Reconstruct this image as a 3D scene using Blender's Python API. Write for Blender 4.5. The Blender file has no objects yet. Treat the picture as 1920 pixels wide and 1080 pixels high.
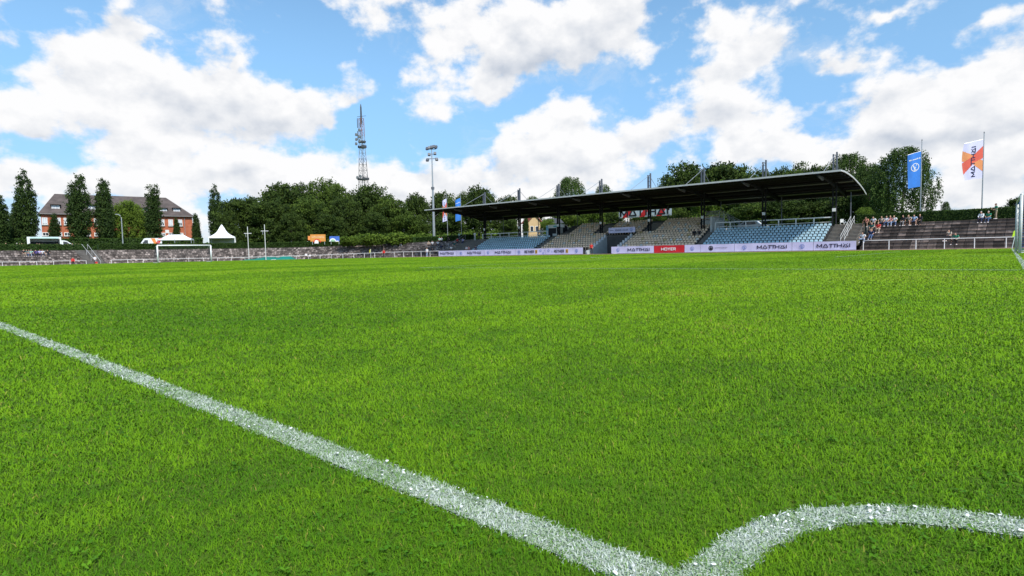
import bpy, bmesh, math, random
import numpy as np
from mathutils import Vector, Matrix
random.seed(7)
rng = np.random.default_rng(11)
S = bpy.context.scene
COL = S.collection

# ---------------------------------------------------------------- camera
F, YAW, PITCH, ROLL = 1075.85, .7122, .062, -.0196
CAM = np.array([-.2905, -.7726, .5258])
FW = np.array([-math.sin(YAW)*math.cos(PITCH), math.cos(YAW)*math.cos(PITCH), -math.sin(PITCH)])
_r0 = np.array([math.cos(YAW), math.sin(YAW), 0.]); _u0 = np.cross(_r0, FW)
RT = _r0*math.cos(ROLL) + _u0*math.sin(ROLL); UP = -_r0*math.sin(ROLL) + _u0*math.cos(ROLL)
cd = bpy.data.cameras.new('camera'); cam = bpy.data.objects.new('camera', cd); COL.objects.link(cam)
cd.sensor_width = 36; cd.lens = F/1920*36; cd.clip_start = .05; cd.clip_end = 6000
M = Matrix([[RT[i], UP[i], -FW[i], CAM[i]] for i in range(3)] + [[0, 0, 0, 1]])
cam.matrix_world = M
S.camera = cam

# ---------------------------------------------------------------- light, exposure
SUN_EL, SUN_AZ = math.radians(50), math.atan2(.94, -.34)      # azimuth measured from +Y towards +X
S.view_settings.view_transform = 'Standard'; S.view_settings.look = 'None'
S.view_settings.exposure = 0.33; S.view_settings.gamma = 1; S.view_settings.use_curve_mapping = False
sd = bpy.data.lights.new('sun', 'SUN'); sun = bpy.data.objects.new('sun', sd); COL.objects.link(sun)
sd.energy = 3.8; sd.angle = math.radians(3.0); sd.color = (1, .965, .9)
to_sun = Vector((math.sin(SUN_AZ)*math.cos(SUN_EL), math.cos(SUN_AZ)*math.cos(SUN_EL), math.sin(SUN_EL)))
sun.rotation_euler = (-to_sun).to_track_quat('-Z', 'Y').to_euler()

# ---------------------------------------------------------------- measuring helpers: direction of a picture point, met with a plane or a ring
def ray(x, y): return FW + (x-960)/F*RT - (y-540)/F*UP
def onY(x, y, Y): d = ray(x, y); return CAM + d*((Y-CAM[1])/d[1])
def onX(x, y, X): d = ray(x, y); return CAM + d*((X-CAM[0])/d[0])
def onZ(x, y, z=0.): d = ray(x, y); return CAM + d*((z-CAM[2])/d[2])
def atD(x, y, D): d = ray(x, y); return CAM + d*(D/math.hypot(d[0], d[1]))
def proj(P):
    d = np.asarray(P, float)-CAM; z = d@FW
    return 960+F*(d@RT)/z, 540-F*(d@UP)/z
OC = np.array([-93., 33.]); OR = 43.                             # rounded end of the stadium oval
def onS(x, y, s):
    d = ray(x, y); o = CAM[:2]-OC; a = d[:2]@d[:2]; b = 2*o@d[:2]; c = o@o-(OR+s)**2
    q = b*b-4*a*c
    if q > 0:
        p = CAM + d*((-b+math.sqrt(q))/2/a)
        if p[0] < OC[0]: return p
    return onY(x, y, 76+s)
def dz(x): t = min(1, max(0, (-95-x)/38)); return -.5*t*t*(3-2*t)
def oval(t, s):
    """t metres along the rail, 0 at X=-93, positive to the right; s metres outside the rail."""
    if t >= 0: return np.array([OC[0]+t, 76+s])
    ph = math.pi/2 - t/OR
    return np.array([OC[0]+(OR+s)*math.cos(ph), OC[1]+(OR+s)*math.sin(ph)])
def t_of(p):
    if p[0] >= OC[0]: return p[0]-OC[0]
    return -(math.atan2(p[1]-OC[1], p[0]-OC[0]) % (2*math.pi) - math.pi/2)*OR
TZ = 3.2                                                        # level of the ground behind the terraces

# ---------------------------------------------------------------- sky
def build_world():
    W = bpy.data.worlds.new("World"); S.world = W; W.use_nodes = True
    nt = W.node_tree; nt.nodes.clear()
    N = nt.nodes.new; Lk = nt.links.new
    def math_(op, a, b=None, c=None, clamp=False):
        n = N('ShaderNodeMath'); n.operation = op; n.use_clamp = clamp
        for i, v in enumerate((a, b, c)):
            if v is None: continue
            if isinstance(v, (int, float)): n.inputs[i].default_value = v
            else: Lk(v, n.inputs[i])
        return n.outputs[0]
    def ramp(v, lo, hi, a=0., b=1.):
        n = N('ShaderNodeMapRange'); n.interpolation_type = 'SMOOTHSTEP'
        Lk(v, n.inputs[0]); n.inputs[1].default_value = lo; n.inputs[2].default_value = hi
        n.inputs[3].default_value = a; n.inputs[4].default_value = b
        return n.outputs[0]
    tc = N('ShaderNodeTexCoord'); sep = N('ShaderNodeSeparateXYZ'); Lk(tc.outputs['Generated'], sep.inputs[0])
    az = math_('ARCTAN2', math_('MULTIPLY', sep.outputs[0], -1), sep.outputs[1]); el = math_('ARCSINE', sep.outputs[2])
    V = N('ShaderNodeCombineXYZ'); Lk(az, V.inputs[0]); Lk(el, V.inputs[1]); V = V.outputs[0]
    # wispy displacement of the cloud outlines
    wn = N('ShaderNodeTexNoise'); wn.inputs['Scale'].default_value = 9; wn.inputs['Detail'].default_value = 5; Lk(V, wn.inputs['Vector'])
    ws = N('ShaderNodeVectorMath'); ws.operation = 'SUBTRACT'; Lk(wn.outputs['Color'], ws.inputs[0]); ws.inputs[1].default_value = (.5, .5, .5)
    wm = N('ShaderNodeVectorMath'); wm.operation = 'MULTIPLY_ADD'; Lk(ws.outputs[0], wm.inputs[0]); wm.inputs[1].default_value = (.15, .11, 0); Lk(V, wm.inputs[2])
    VW = wm.outputs[0]
    def dirs(x, y):
        d = ray(x, y); return math.atan2(-d[0], d[1]), math.atan2(d[2], math.hypot(d[0], d[1]))
    def blobs(lst, start, vec):
        acc = start
        for (x, y, rx, ry, amp) in lst:
            a0, e0 = dirs(x, y); a1, _ = dirs(x+rx, y); _, e1 = dirs(x, y-ry)
            mp = N('ShaderNodeMapping'); mp.vector_type = 'TEXTURE'; Lk(vec, mp.inputs[0])
            mp.inputs[1].default_value = (a0, e0, 0); mp.inputs[3].default_value = (max(.004, abs(a1-a0))*1.25, max(.004, abs(e1-e0))*1.25, 1)
            g = N('ShaderNodeTexGradient'); g.gradient_type = 'QUADRATIC_SPHERE'; Lk(mp.outputs[0], g.inputs[0])
            acc = math_('MULTIPLY_ADD', g.outputs[1], amp, acc)
        return acc
    CLOUDS = [(255, 45, 90, 70, 1.5), (250, 100, 140, 110, 1.7), (120, 140, 150, 90, 1.5), (330, 180, 240, 110, 1.6), (20, 215, 100, 62, 1.7), (430, 235, 260, 110, 1.6),
        (230, 262, 140, 66, 1.6), (575, 190, 90, 48, 1.1), (480, 330, 330, 80, 1.4), (780, 350, 260, 70, 1.3), (50, 345, 170, 52, 1.5), (250, 350, 150, 40, 1.2),
        (960, 70, 270, 120, 2.0), (1150, 50, 130, 100, 1.7), (890, 168, 85, 48, 1.5), (1335, 45, 85, 50, 1.1), (1440, 100, 150, 72, 1.4), (1565, 108, 90, 42, 1.3),
        (1350, 155, 180, 46, 1.1), (1060, 200, 150, 62, 1.2), (1100, 270, 240, 90, 1.5), (1370, 235, 260, 84, 1.5), (1010, 330, 260, 70, 1.4),
        (1860, 150, 260, 84, 2.0), (1700, 205, 210, 86, 1.8), (1880, 245, 280, 90, 1.8), (1440, 290, 180, 50, 1.5), (1650, 300, 280, 66, 1.4), (1860, 340, 260, 90, 1.2),
        (1650, 5, 110, 18, .9), (1840, 38, 140, 42, .85), (690, 60, 90, 70, .55), (695, -4, 70, 18, 1.0), (452, 118, 17, 20, .9), (612, 232, 62, 30, .8), (668, 172, 46, 24, .8),
        (1000, 420, 1500, 60, 1.0), (10, 70, 40, 40, .5)]
    HOLES = [(700, 215, 150, 60, -.49), (850, 260, 80, 30, -.27), (1000, 145, 60, 30, -.22), (1200, 160, 70, 40, -.27), (545, 70, 150, 90, -.49), (720, 110, 90, 90, -.33), (60, 282, 90, 22, -.49), (1250, 120, 60, 60, -.22), (1590, 190, 70, 40, -.38),
        (1540, 40, 130, 50, -.27), (1500, 255, 40, 30, -.27), (70, 35, 140, 50, -.75), (170, 305, 120, 20, -.33)]
    big = blobs(CLOUDS+HOLES, -.36, VW)
    n1 = N('ShaderNodeTexNoise'); n1.inputs['Scale'].default_value = 10; n1.inputs['Detail'].default_value = 9; n1.inputs['Roughness'].default_value = .57
    mp1 = N('ShaderNodeMapping'); mp1.inputs[3].default_value = (1, 1.35, 1); Lk(V, mp1.inputs[0]); Lk(mp1.outputs[0], n1.inputs['Vector'])
    # the same noise a little higher up, for the relief of the billows
    mp2 = N('ShaderNodeMapping'); mp2.inputs[1].default_value = (-.006, .03, 0); mp2.inputs[3].default_value = (1, 1.35, 1); Lk(V, mp2.inputs[0])
    n2 = N('ShaderNodeTexNoise'); n2.inputs['Scale'].default_value = 10; n2.inputs['Detail'].default_value = 6; n2.inputs['Roughness'].default_value = .5; Lk(mp2.outputs[0], n2.inputs['Vector'])
    nn = math_('MULTIPLY', math_('SUBTRACT', n1.outputs[0], .5), 4.2)
    dens = math_('ADD', math_('MINIMUM', big, .85), nn)
    wsp = N('ShaderNodeTexNoise'); wsp.inputs['Scale'].default_value = 5; wsp.inputs['Detail'].default_value = 10; wsp.inputs['Roughness'].default_value = .66
    mp3 = N('ShaderNodeMapping'); mp3.inputs[1].default_value = (3.1, 1.7, 0); mp3.inputs[2].default_value = (0, 0, .25); mp3.inputs[3].default_value = (1, 2.4, 1); Lk(VW, mp3.inputs[0]); Lk(mp3.outputs[0], wsp.inputs['Vector'])
    wisp = ramp(math_('ADD', wsp.outputs[0], math_('MULTIPLY', math_('MINIMUM', big, .5), .12)), .50, .80, 0., .55)
    alpha = math_('MAXIMUM', math_('MAXIMUM', ramp(dens, -.28, .40), wisp), ramp(el, .02, .15, .45, .0))
    thick = ramp(dens, .2, 1.5)
    relief = math_('MULTIPLY', math_('SUBTRACT', n1.outputs[0], n2.outputs[0]), 3.2)
    GREY = [(1040, 110, 220, 62, .75), (930, 120, 120, 50, .4), (1720, 262, 300, 42, .75), (1900, 250, 200, 40, .6), (480, 245, 190, 34, .55), (430, 318, 190, 34, .65), (300, 180, 170, 60, .35), (40, 245, 110, 26, .5),
        (90, 150, 90, 50, .25), (1330, 215, 160, 40, .3), (830, 330, 150, 34, .3), (1080, 330, 180, 30, .25), (1500, 330, 300, 30, .25), (1880, 335, 200, 50, .4), (560, 360, 180, 30, .3)]
    grey = blobs(GREY, 0., VW)
    sh = math_('ADD', grey, math_('MULTIPLY', relief, -.8))
    n3 = N('ShaderNodeTexNoise'); n3.inputs['Scale'].default_value = 7; n3.inputs['Detail'].default_value = 4; Lk(mp2.outputs[0], n3.inputs['Vector'])
    sh = math_('ADD', sh, math_('MULTIPLY', math_('SUBTRACT', n3.outputs[0], .40), .45))
    sh = math_('ADD', sh, math_('MULTIPLY', thick, .10), clamp=True)
    ccol = N('ShaderNodeMix'); ccol.data_type = 'RGBA'; Lk(sh, ccol.inputs[0])
    ccol.inputs[6].default_value = (5.25, 5.25, 5.3, 1); ccol.inputs[7].default_value = (3.0, 3.3, 3.8, 1)
    sky = N('ShaderNodeTexSky'); sky.sky_type = 'NISHITA'; sky.sun_disc = False
    sky.sun_elevation = SUN_EL; sky.sun_rotation = SUN_AZ; sky.air_density = 1.0; sky.dust_density = .6; sky.ozone_density = 2.0
    # open sky, a little thin veil near the horizon
    tn = N('ShaderNodeMix'); tn.data_type = 'RGBA'; tn.blend_type = 'MULTIPLY'; tn.inputs[0].default_value = 1; Lk(sky.outputs[0], tn.inputs[6]); 
    tv = N('ShaderNodeMix'); tv.data_type = 'RGBA'; Lk(ramp(el, .0, .36), tv.inputs[0]); tv.inputs[6].default_value = (.42, .56, .80, 1); tv.inputs[7].default_value = (.92, 1.12, 1.12, 1); Lk(tv.outputs[2], tn.inputs[7])
    mx = N('ShaderNodeMix'); mx.data_type = 'RGBA'; Lk(alpha, mx.inputs[0]); Lk(tn.outputs[2], mx.inputs[6]); Lk(ccol.outputs[2], mx.inputs[7])
    bg = N('ShaderNodeBackground'); Lk(mx.outputs[2], bg.inputs[0]); bg.inputs[1].default_value = .15
    out = N('ShaderNodeOutputWorld'); Lk(bg.outputs[0], out.inputs[0])
build_world()

# ---------------------------------------------------------------- object helpers
def tag(o, label=None, cat=None, group=None, kind=None):
    if label: o['label'] = label
    if cat: o['category'] = cat
    if group: o['group'] = group
    if kind: o['kind'] = kind
    return o
def empty(name, loc, label=None, cat=None, group=None, rz=0):
    o = bpy.data.objects.new(name, None); o.location = loc; o.rotation_euler = (0, 0, rz); COL.objects.link(o)
    o.empty_display_size = .3
    return tag(o, label, cat, group)
def copy_tree(o, loc, rz=None, label=None, scale=None):
    def rec(s, par):
        c = s.copy(); COL.objects.link(c)
        if par is not None: c.parent = par
        for ch in s.children: rec(ch, c)
        return c
    c = rec(o, None); c.location = loc
    if rz is not None: c.rotation_euler = (0, 0, rz)
    if scale is not None: c.scale = scale
    if label: c['label'] = label
    return c
def link_mesh(name, me, mat=None, parent=None):
    o = bpy.data.objects.new(name, me); COL.objects.link(o)
    if mat is not None: me.materials.append(mat)
    if parent is not None: o.parent = parent
    return o
def np_mesh(name, V, faces_flat, sizes, smooth=False, mats=None):
    """fast mesh from arrays; sizes = vertices per face"""
    me = bpy.data.meshes.new(name); V = np.asarray(V, np.float32); fl = np.asarray(faces_flat, np.int32).ravel(); sz = np.asarray(sizes, np.int32)
    me.vertices.add(len(V)); me.vertices.foreach_set('co', V.ravel())
    me.loops.add(len(fl)); me.loops.foreach_set('vertex_index', fl)
    me.polygons.add(len(sz)); st = np.zeros(len(sz), np.int32); st[1:] = np.cumsum(sz)[:-1]
    me.polygons.foreach_set('loop_start', st); me.polygons.foreach_set('loop_total', sz)
    if mats is not None: me.polygons.foreach_set('material_index', np.asarray(mats, np.int32))
    me.polygons.foreach_set('use_smooth', np.full(len(sz), smooth))
    me.update(calc_edges=True); return me

class MB:
    """collects shapes in world (or local) coordinates and links them as one mesh object"""
    def __init__(s): s.v = []; s.f = []; s.m = []; s.mi = 0
    def add(s, vs, fs):
        b = len(s.v); s.v += [tuple(map(float, q)) for q in vs]
        for f in fs: s.f.append([b+i for i in f]); s.m.append(s.mi)
        return s
    def box(s, c, d, rz=0, rx=0):
        Rm = Matrix.Rotation(rz, 3, 'Z') @ Matrix.Rotation(rx, 3, 'X'); c = Vector(c); h = [q/2 for q in d]
        vs = [c + Rm @ Vector((x*h[0], y*h[1], z*h[2])) for x in (-1, 1) for y in (-1, 1) for z in (-1, 1)]
        return s.add(vs, [(0, 1, 3, 2), (4, 6, 7, 5), (0, 4, 5, 1), (2, 3, 7, 6), (0, 2, 6, 4), (1, 5, 7, 3)])
    def beam(s, p, q, w, h=None, up=(0, 0, 1)):
        p = Vector(p); q = Vector(q); d = (q-p).normalized(); up = Vector(up)
        if abs(d.dot(up)) > .98: up = Vector((0, 1, 0))
        a = d.cross(up).normalized(); b = a.cross(d).normalized(); h = h or w
        vs = [e + a*(w/2*i) + b*(h/2*j) for e in (p, q) for i, j in ((-1, -1), (1, -1), (1, 1), (-1, 1))]
        return s.add(vs, [(3, 2, 1, 0), (4, 5, 6, 7), (0, 1, 5, 4), (1, 2, 6, 5), (2, 3, 7, 6), (3, 0, 4, 7)])
    def tube(s, pts, r, n=8, r2=None, cap=True):
        pts = [Vector(p) for p in pts]; rings = []; b0 = len(s.v)
        rr = r if isinstance(r, (list, tuple)) else [r + ((r2 if r2 is not None else r)-r)*i/max(1, len(pts)-1) for i in range(len(pts))]
        vs = []; fs = []
        for i, p in enumerate(pts):
            d = (pts[min(i+1, len(pts)-1)]-pts[max(i-1, 0)]).normalized()
            a = d.cross(Vector((0, 0, 1)))
            if a.length < .05: a = Vector((1, 0, 0))
            a.normalize(); b = a.cross(d).normalized()
            vs += [p + (a*math.cos(2*math.pi*k/n) + b*math.sin(2*math.pi*k/n))*rr[i] for k in range(n)]
        for i in range(len(pts)-1):
            for k in range(n): fs.append((i*n+k, (i+1)*n+k, (i+1)*n+(k+1) % n, i*n+(k+1) % n))
        if cap: fs += [tuple(range(n)), tuple(range((len(pts)-1)*n, len(pts)*n))[::-1]]
        return s.add(vs, fs)
    def prism(s, poly, o, ex, ey, ez, t):
        """polygon (a,b) in plane o+a*ex+b*ey, thickened by t along ez"""
        o, ex, ey, ez = map(Vector, (o, ex, ey, ez)); n = len(poly)
        A = [o+ex*a+ey*b for a, b in poly]; B = [q+ez*t for q in A]
        return s.add(A+B, [tuple(range(n))[::-1], tuple(range(n, 2*n))] + [(i, (i+1) % n, n+(i+1) % n, n+i) for i in range(n)])
    def build(s, name, mat, parent=None, smooth=False):
        off = np.array(parent.matrix_basis.inverted()) if parent is not None and not isinstance(parent, str) else None
        V = np.array(s.v, float)
        if parent is not None:
            chain = Matrix.Identity(4); p = parent
            while p is not None: chain = p.matrix_basis @ chain; p = p.parent
            inv = np.array(chain.inverted()); V = V @ inv[:3, :3].T + inv[:3, 3]
        mats = mat if isinstance(mat, (list, tuple)) else [mat]
        me = np_mesh(name, V, [i for f in s.f for i in f], [len(f) for f in s.f], smooth, s.m)
        for q in mats: me.materials.append(q)
        o = bpy.data.objects.new(name, me); COL.objects.link(o)
        if parent is not None: o.parent = parent
        return o
def shade_auto(o, ang=40):
    me = o.data
    me.polygons.foreach_set('use_smooth', [True]*len(me.polygons))
    try: me.set_sharp_from_angle(angle=math.radians(ang))
    except Exception: pass

# ---------------------------------------------------------------- materials
def pmat(name, col, rough=.7, var=.0, scale=3., metal=0., bump=0., bscale=40., spec=.5, obj=False):
    m = bpy.data.materials.new(name); m.use_nodes = True; nt = m.node_tree; b = nt.nodes['Principled BSDF']
    b.inputs['Base Color'].default_value = (*col, 1); b.inputs['Roughness'].default_value = rough; b.inputs['Metallic'].default_value = metal
    b.inputs['Specular IOR Level'].default_value = spec
    tc = nt.nodes.new('ShaderNodeTexCoord')
    if var:
        n = nt.nodes.new('ShaderNodeTexNoise'); n.inputs['Scale'].default_value = scale; n.inputs['Detail'].default_value = 6
        nt.links.new(tc.outputs['Object'], n.inputs['Vector'])
        mr = nt.nodes.new('ShaderNodeMapRange'); nt.links.new(n.outputs[0], mr.inputs[0]); mr.inputs[1].default_value = .3; mr.inputs[2].default_value = .7
        mr.inputs[3].default_value = 1-var; mr.inputs[4].default_value = 1+var
        hs = nt.nodes.new('ShaderNodeHueSaturation'); hs.inputs['Color'].default_value = (*col, 1); nt.links.new(mr.outputs[0], hs.inputs['Value'])
        nt.links.new(hs.outputs[0], b.inputs['Base Color'])
    if bump:
        n = nt.nodes.new('ShaderNodeTexNoise'); n.inputs['Scale'].default_value = bscale; n.inputs['Detail'].default_value = 5; nt.links.new(tc.outputs['Object'], n.inputs['Vector'])
        bp = nt.nodes.new('ShaderNodeBump'); bp.inputs['Strength'].default_value = bump; bp.inputs['Distance'].default_value = .02
        nt.links.new(n.outputs[0], bp.inputs['Height']); nt.links.new(bp.outputs[0], b.inputs['Normal'])
    return m
def foliage_mat(name, c0, c1, trans=.3, up=.45, c2=None):
    """leaf colour runs from c0 to c1 by the leaf's own 'tone' attribute"""
    m = bpy.data.materials.new(name); m.use_nodes = True; nt = m.node_tree; nt.nodes.clear(); N = nt.nodes.new; L = nt.links.new
    at = N('ShaderNodeAttribute'); at.attribute_name = 'tone'
    mx = N('ShaderNodeMix'); mx.data_type = 'RGBA'; L(at.outputs['Fac'], mx.inputs[0]); mx.inputs[6].default_value = (*c0, 1); mx.inputs[7].default_value = (*c1, 1)
    if c2:                                                        # the top of the range is dry straw
        cr = N('ShaderNodeValToRGB'); L(at.outputs['Fac'], cr.inputs[0]); e = cr.color_ramp.elements; e[0].color = (*c0, 1); e[1].position = .88; e[1].color = (*c1, 1); q = e.new(.97); q.color = (*c2, 1); mx = cr
    col = mx.outputs[0] if c2 else mx.outputs[2]
    ge = N('ShaderNodeNewGeometry')
    vm = N('ShaderNodeVectorMath'); vm.operation = 'ADD'; L(ge.outputs['Normal'], vm.inputs[0]); vm.inputs[1].default_value = (0, 0, up)
    vn = N('ShaderNodeVectorMath'); vn.operation = 'NORMALIZE'; L(vm.outputs[0], vn.inputs[0])
    d = N('ShaderNodeBsdfPrincipled'); L(col, d.inputs['Base Color']); d.inputs['Roughness'].default_value = .6; d.inputs['Specular IOR Level'].default_value = .12; L(vn.outputs[0], d.inputs['Normal'])
    t = N('ShaderNodeBsdfTranslucent'); L(col, t.inputs[0]); L(vn.outputs[0], t.inputs[1])
    ms = N('ShaderNodeMixShader'); ms.inputs[0].default_value = trans; L(d.outputs[0], ms.inputs[1]); L(t.outputs[0], ms.inputs[2])
    o = N('ShaderNodeOutputMaterial'); L(ms.outputs[0], o.inputs[0]); return m
def vnoise(x, y, scale, seed, octaves=3):
    """numpy value noise 0..1"""
    out = np.zeros(len(x)); amp = 1.; tot = 0.
    for o in range(octaves):
        g = np.random.default_rng(seed+o*17).random((256, 256)); u = np.asarray(x)*scale*2**o; v = np.asarray(y)*scale*2**o
        i = np.floor(u).astype(int); j = np.floor(v).astype(int); a = u-i; b = v-j; a = a*a*(3-2*a); b = b*b*(3-2*b)
        q = g[i % 256, j % 256]*(1-a)*(1-b)+g[(i+1) % 256, j % 256]*a*(1-b)+g[i % 256, (j+1) % 256]*(1-a)*b+g[(i+1) % 256, (j+1) % 256]*a*b
        out += amp*q; tot += amp; amp *= .5
    return out/tot

WHITE = pmat('white_paint', (.78, .78, .76), .45, .06, 2)
STEEL = pmat('galvanised_steel', (.42, .43, .44), .45, .12, 5, .6)
DARKSHADESTEEL = pmat('dark_and_shaded_steel', (.022, .023, .026), .8, .2, 3, spec=.1)
GREYSTEEL = pmat('grey_painted_steel', (.105, .112, .13), .5, .15, 3)
CONC = pmat('concrete', (.34, .33, .31), .9, .25, 1.2, bump=.3, bscale=20)
DARKCONC = pmat('weathered_concrete', (.12, .11, .10), .95, .3, 1.5, bump=.3, bscale=20)
BLACK = pmat('black', (.012, .012, .016), .7, .1, 4)
NAVY = pmat('navy_lettering', (.012, .014, .05), .6, .05, 4)
BLUE = pmat('blue_cloth', (.03, .19, .62), .7, .06, 2)
RED = pmat('red_print', (.62, .02, .02), .6, .08, 2)
ORANGE = pmat('orange_print', (.75, .25, .06), .6, .08, 2)
VINYL = pmat('white_vinyl', (.60, .585, .80), .5, .05, 1.5, bump=.2, bscale=3)
GLASS = pmat('window_glass', (.03, .035, .045), .08, .1, 1, spec=.8)
RUBBER = pmat('rubber', (.015, .015, .015), .85, .1, 5)
# ================================================================= THE SETTING: ground, track, markings
def ground_z(x, y):
    """level of the ground sheet: pitch, then the bank under the terraces, then the level behind"""
    if x >= OC[0]: s = y-76
    else: s = math.hypot(x-OC[0], y-OC[1])-OR
    if x >= OC[0] and y < 40: s = -50
    if x < OC[0] and y < -25: s = min(s, -50 if y < -40 else s)
    b = dz(x)
    if -86.5 < x < -11.9 and y > 0: return 0. if s < 13.2 else min(TZ, (s-13.2)*2)
    if s < 1.2: return b
    if s < 8.6: return b + (s-1.2)/7.4*TZ - .55*min(1, s-1.2)*min(1, max(0, (8.6-s)))
    return b + TZ
def build_ground():
    xs = np.unique(np.concatenate([np.linspace(-3000, -400, 10), np.linspace(-400, -150, 20), np.arange(-150, 40, 1.6), np.linspace(40, 400, 20), np.linspace(400, 3000, 10)]))
    ys = np.unique(np.concatenate([np.linspace(-3000, -100, 10), np.linspace(-100, -12, 10), np.arange(-12, 100, 1.6), np.linspace(100, 400, 20), np.linspace(400, 3000, 10)]))
    V = [(x, y, ground_z(x, y)) for y in ys for x in xs]; nx = len(xs)
    F_ = [(j*nx+i, j*nx+i+1, (j+1)*nx+i+1, (j+1)*nx+i) for j in range(len(ys)-1) for i in range(nx-1)]
    me = np_mesh('ground', V, F_, [4]*len(F_), True)
    m = bpy.data.materials.new('turf'); m.use_nodes = True; nt = m.node_tree; b = nt.nodes['Principled BSDF']; N = nt.nodes.new; L = nt.links.new
    tc = N('ShaderNodeTexCoord'); b.inputs['Roughness'].default_value = .9; b.inputs['Specular IOR Level'].default_value = .1
    n = N('ShaderNodeTexNoise'); n.inputs['Scale'].default_value = .9; n.inputs['Detail'].default_value = 9; L(tc.outputs['Object'], n.inputs['Vector'])
    n2 = N('ShaderNodeTexNoise'); n2.inputs['Scale'].default_value = 160; n2.inputs['Detail'].default_value = 3; L(tc.outputs['Object'], n2.inputs['Vector'])
    cr = N('ShaderNodeValToRGB'); L(n.outputs[0], cr.inputs[0]); cr.color_ramp.elements[0].position = .3; cr.color_ramp.elements[1].position = .7
    cr.color_ramp.elements[0].color = (.06, .13, .008, 1); cr.color_ramp.elements[1].color = (.11, .22, .014, 1)
    mx = N('ShaderNodeMix'); mx.data_type = 'RGBA'; L(n2.outputs[0], mx.inputs[0]); L(cr.outputs[0], mx.inputs[6]); mx.inputs[7].default_value = (.05, .07, .012, 1)
    L(mx.outputs[2], b.inputs['Base Color'])
    tag(link_mesh('ground', me, m), kind='structure')
build_ground()
def strip_mesh(name, pts_in, pts_out, zf, mat, parent=None, kind='structure'):
    V = []; F_ = []
    for a, b in zip(pts_in, pts_out): V += [(a[0], a[1], zf(a)), (b[0], b[1], zf(b))]
    for i in range(len(pts_in)-1): F_.append((2*i, 2*i+1, 2*i+3, 2*i+2))
    o = link_mesh(name, np_mesh(name, V, F_, [4]*len(F_)), mat, parent)
    if kind: tag(o, kind=kind)
    return o
TS = np.arange(-170, 125, 2.)
CINDER = pmat('red_cinder', (.26, .12, .075), .95, .25, .8)
strip_mesh('running_track', [oval(t, -7.2) for t in TS], [oval(t, -.5) for t in TS], lambda p: dz(p[0])+.004, CINDER)
KERBST = pmat('kerb_stone', (.42, .36, .32), .9, .2, 2)
strip_mesh('path', [oval(t, -.5) for t in TS], [oval(t, 1.15) for t in TS], lambda p: dz(p[0])+.006, KERBST)

LINEM = bpy.data.materials.new('line_chalk'); LINEM.use_nodes = True
def _lm():
    nt = LINEM.node_tree; b = nt.nodes['Principled BSDF']; N = nt.nodes.new; L = nt.links.new
    tc = N('ShaderNodeTexCoord'); n = N('ShaderNodeTexNoise'); n.inputs['Scale'].default_value = 320; n.inputs['Detail'].default_value = 5; L(tc.outputs['Object'], n.inputs['Vector'])
    cr = N('ShaderNodeValToRGB'); L(n.outputs[0], cr.inputs[0]); cr.color_ramp.elements[0].position = .42; cr.color_ramp.elements[1].position = .60
    cr.color_ramp.elements[0].color = (.05, .12, .02, 1); cr.color_ramp.elements[1].color = (.50, .54, .49, 1)
    L(cr.outputs[0], b.inputs['Base Color']); b.inputs['Roughness'].default_value = .9
_lm()
# outlines of the hand-painted corner arc
ARC_O = [(-.690, .0), (-.683, .12), (-.672, .24), (-.640, .365), (-.581, .475), (-.47, .575), (-.379, .629), (-.259, .667), (-.13, .69), (0., .70)]
ARC_I = [(-.600, .0), (-.603, .12), (-.592, .24), (-.560, .345), (-.500, .437), (-.425, .497), (-.355, .530), (-.255, .561), (-.13, .585), (0., .595)]
def _sink(P): return [tuple(CAM[:2]+(np.array(p)-CAM[:2])*.984) for p in P]
ARC_O = _sink(ARC_O)
def line_sheet(name, a, b, w, z=.016):
    a = np.array(a, float); b = np.array(b, float); d = (b-a)/np.linalg.norm(b-a); n = np.array([-d[1], d[0]])*w/2
    L_ = np.linalg.norm(b-a); k = max(2, int(L_/2)+1); P = [a+d*L_*i/(k-1) for i in range(k)]
    return strip_mesh(name, [p-n for p in P], [p+n for p in P], lambda p: z, LINEM)
LW = .080
touchline = strip_mesh('touchline', [(x, 0.) for x in np.arange(-94, .05, 2)], [(x, LW) for x in np.arange(-94, .05, 2)], lambda p: .004, LINEM)
corner_arc = strip_mesh('corner_arc', ARC_I, ARC_O, lambda p: .005, LINEM)
goal_line = line_sheet('goal_line', (.02, .0), (0, 64), .12, .005)
line_sheet('penalty_line', (-17.2, 13.45), (-.1, 13.45), .10)
line_sheet('penalty_line', (-17.2, 13.5), (-17.8, 30), .10)
line_sheet('penalty_line', (-17.8, 30), (-17.8, 54), .10)
line_sheet('goal_area_line', (-6.3, 29.2), (-6.3, 50.2), .10)
line_sheet('goal_area_line', (-6.3, 29.2), (-.1, 29.2), .08)
_D = [(-11-14.3*math.cos(a), 39.6+9.15*math.sin(a)) for a in np.linspace(-1.0, 1.0, 24)]
strip_mesh('penalty_arc', _D, [(x+.14, y) for x, y in _D], lambda p: .026, LINEM)
line_sheet('far_touchline', (-93, 64), (0, 64), .10)
line_sheet('far_goal_line', (-93, 0), (-93, 64), .12)

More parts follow.
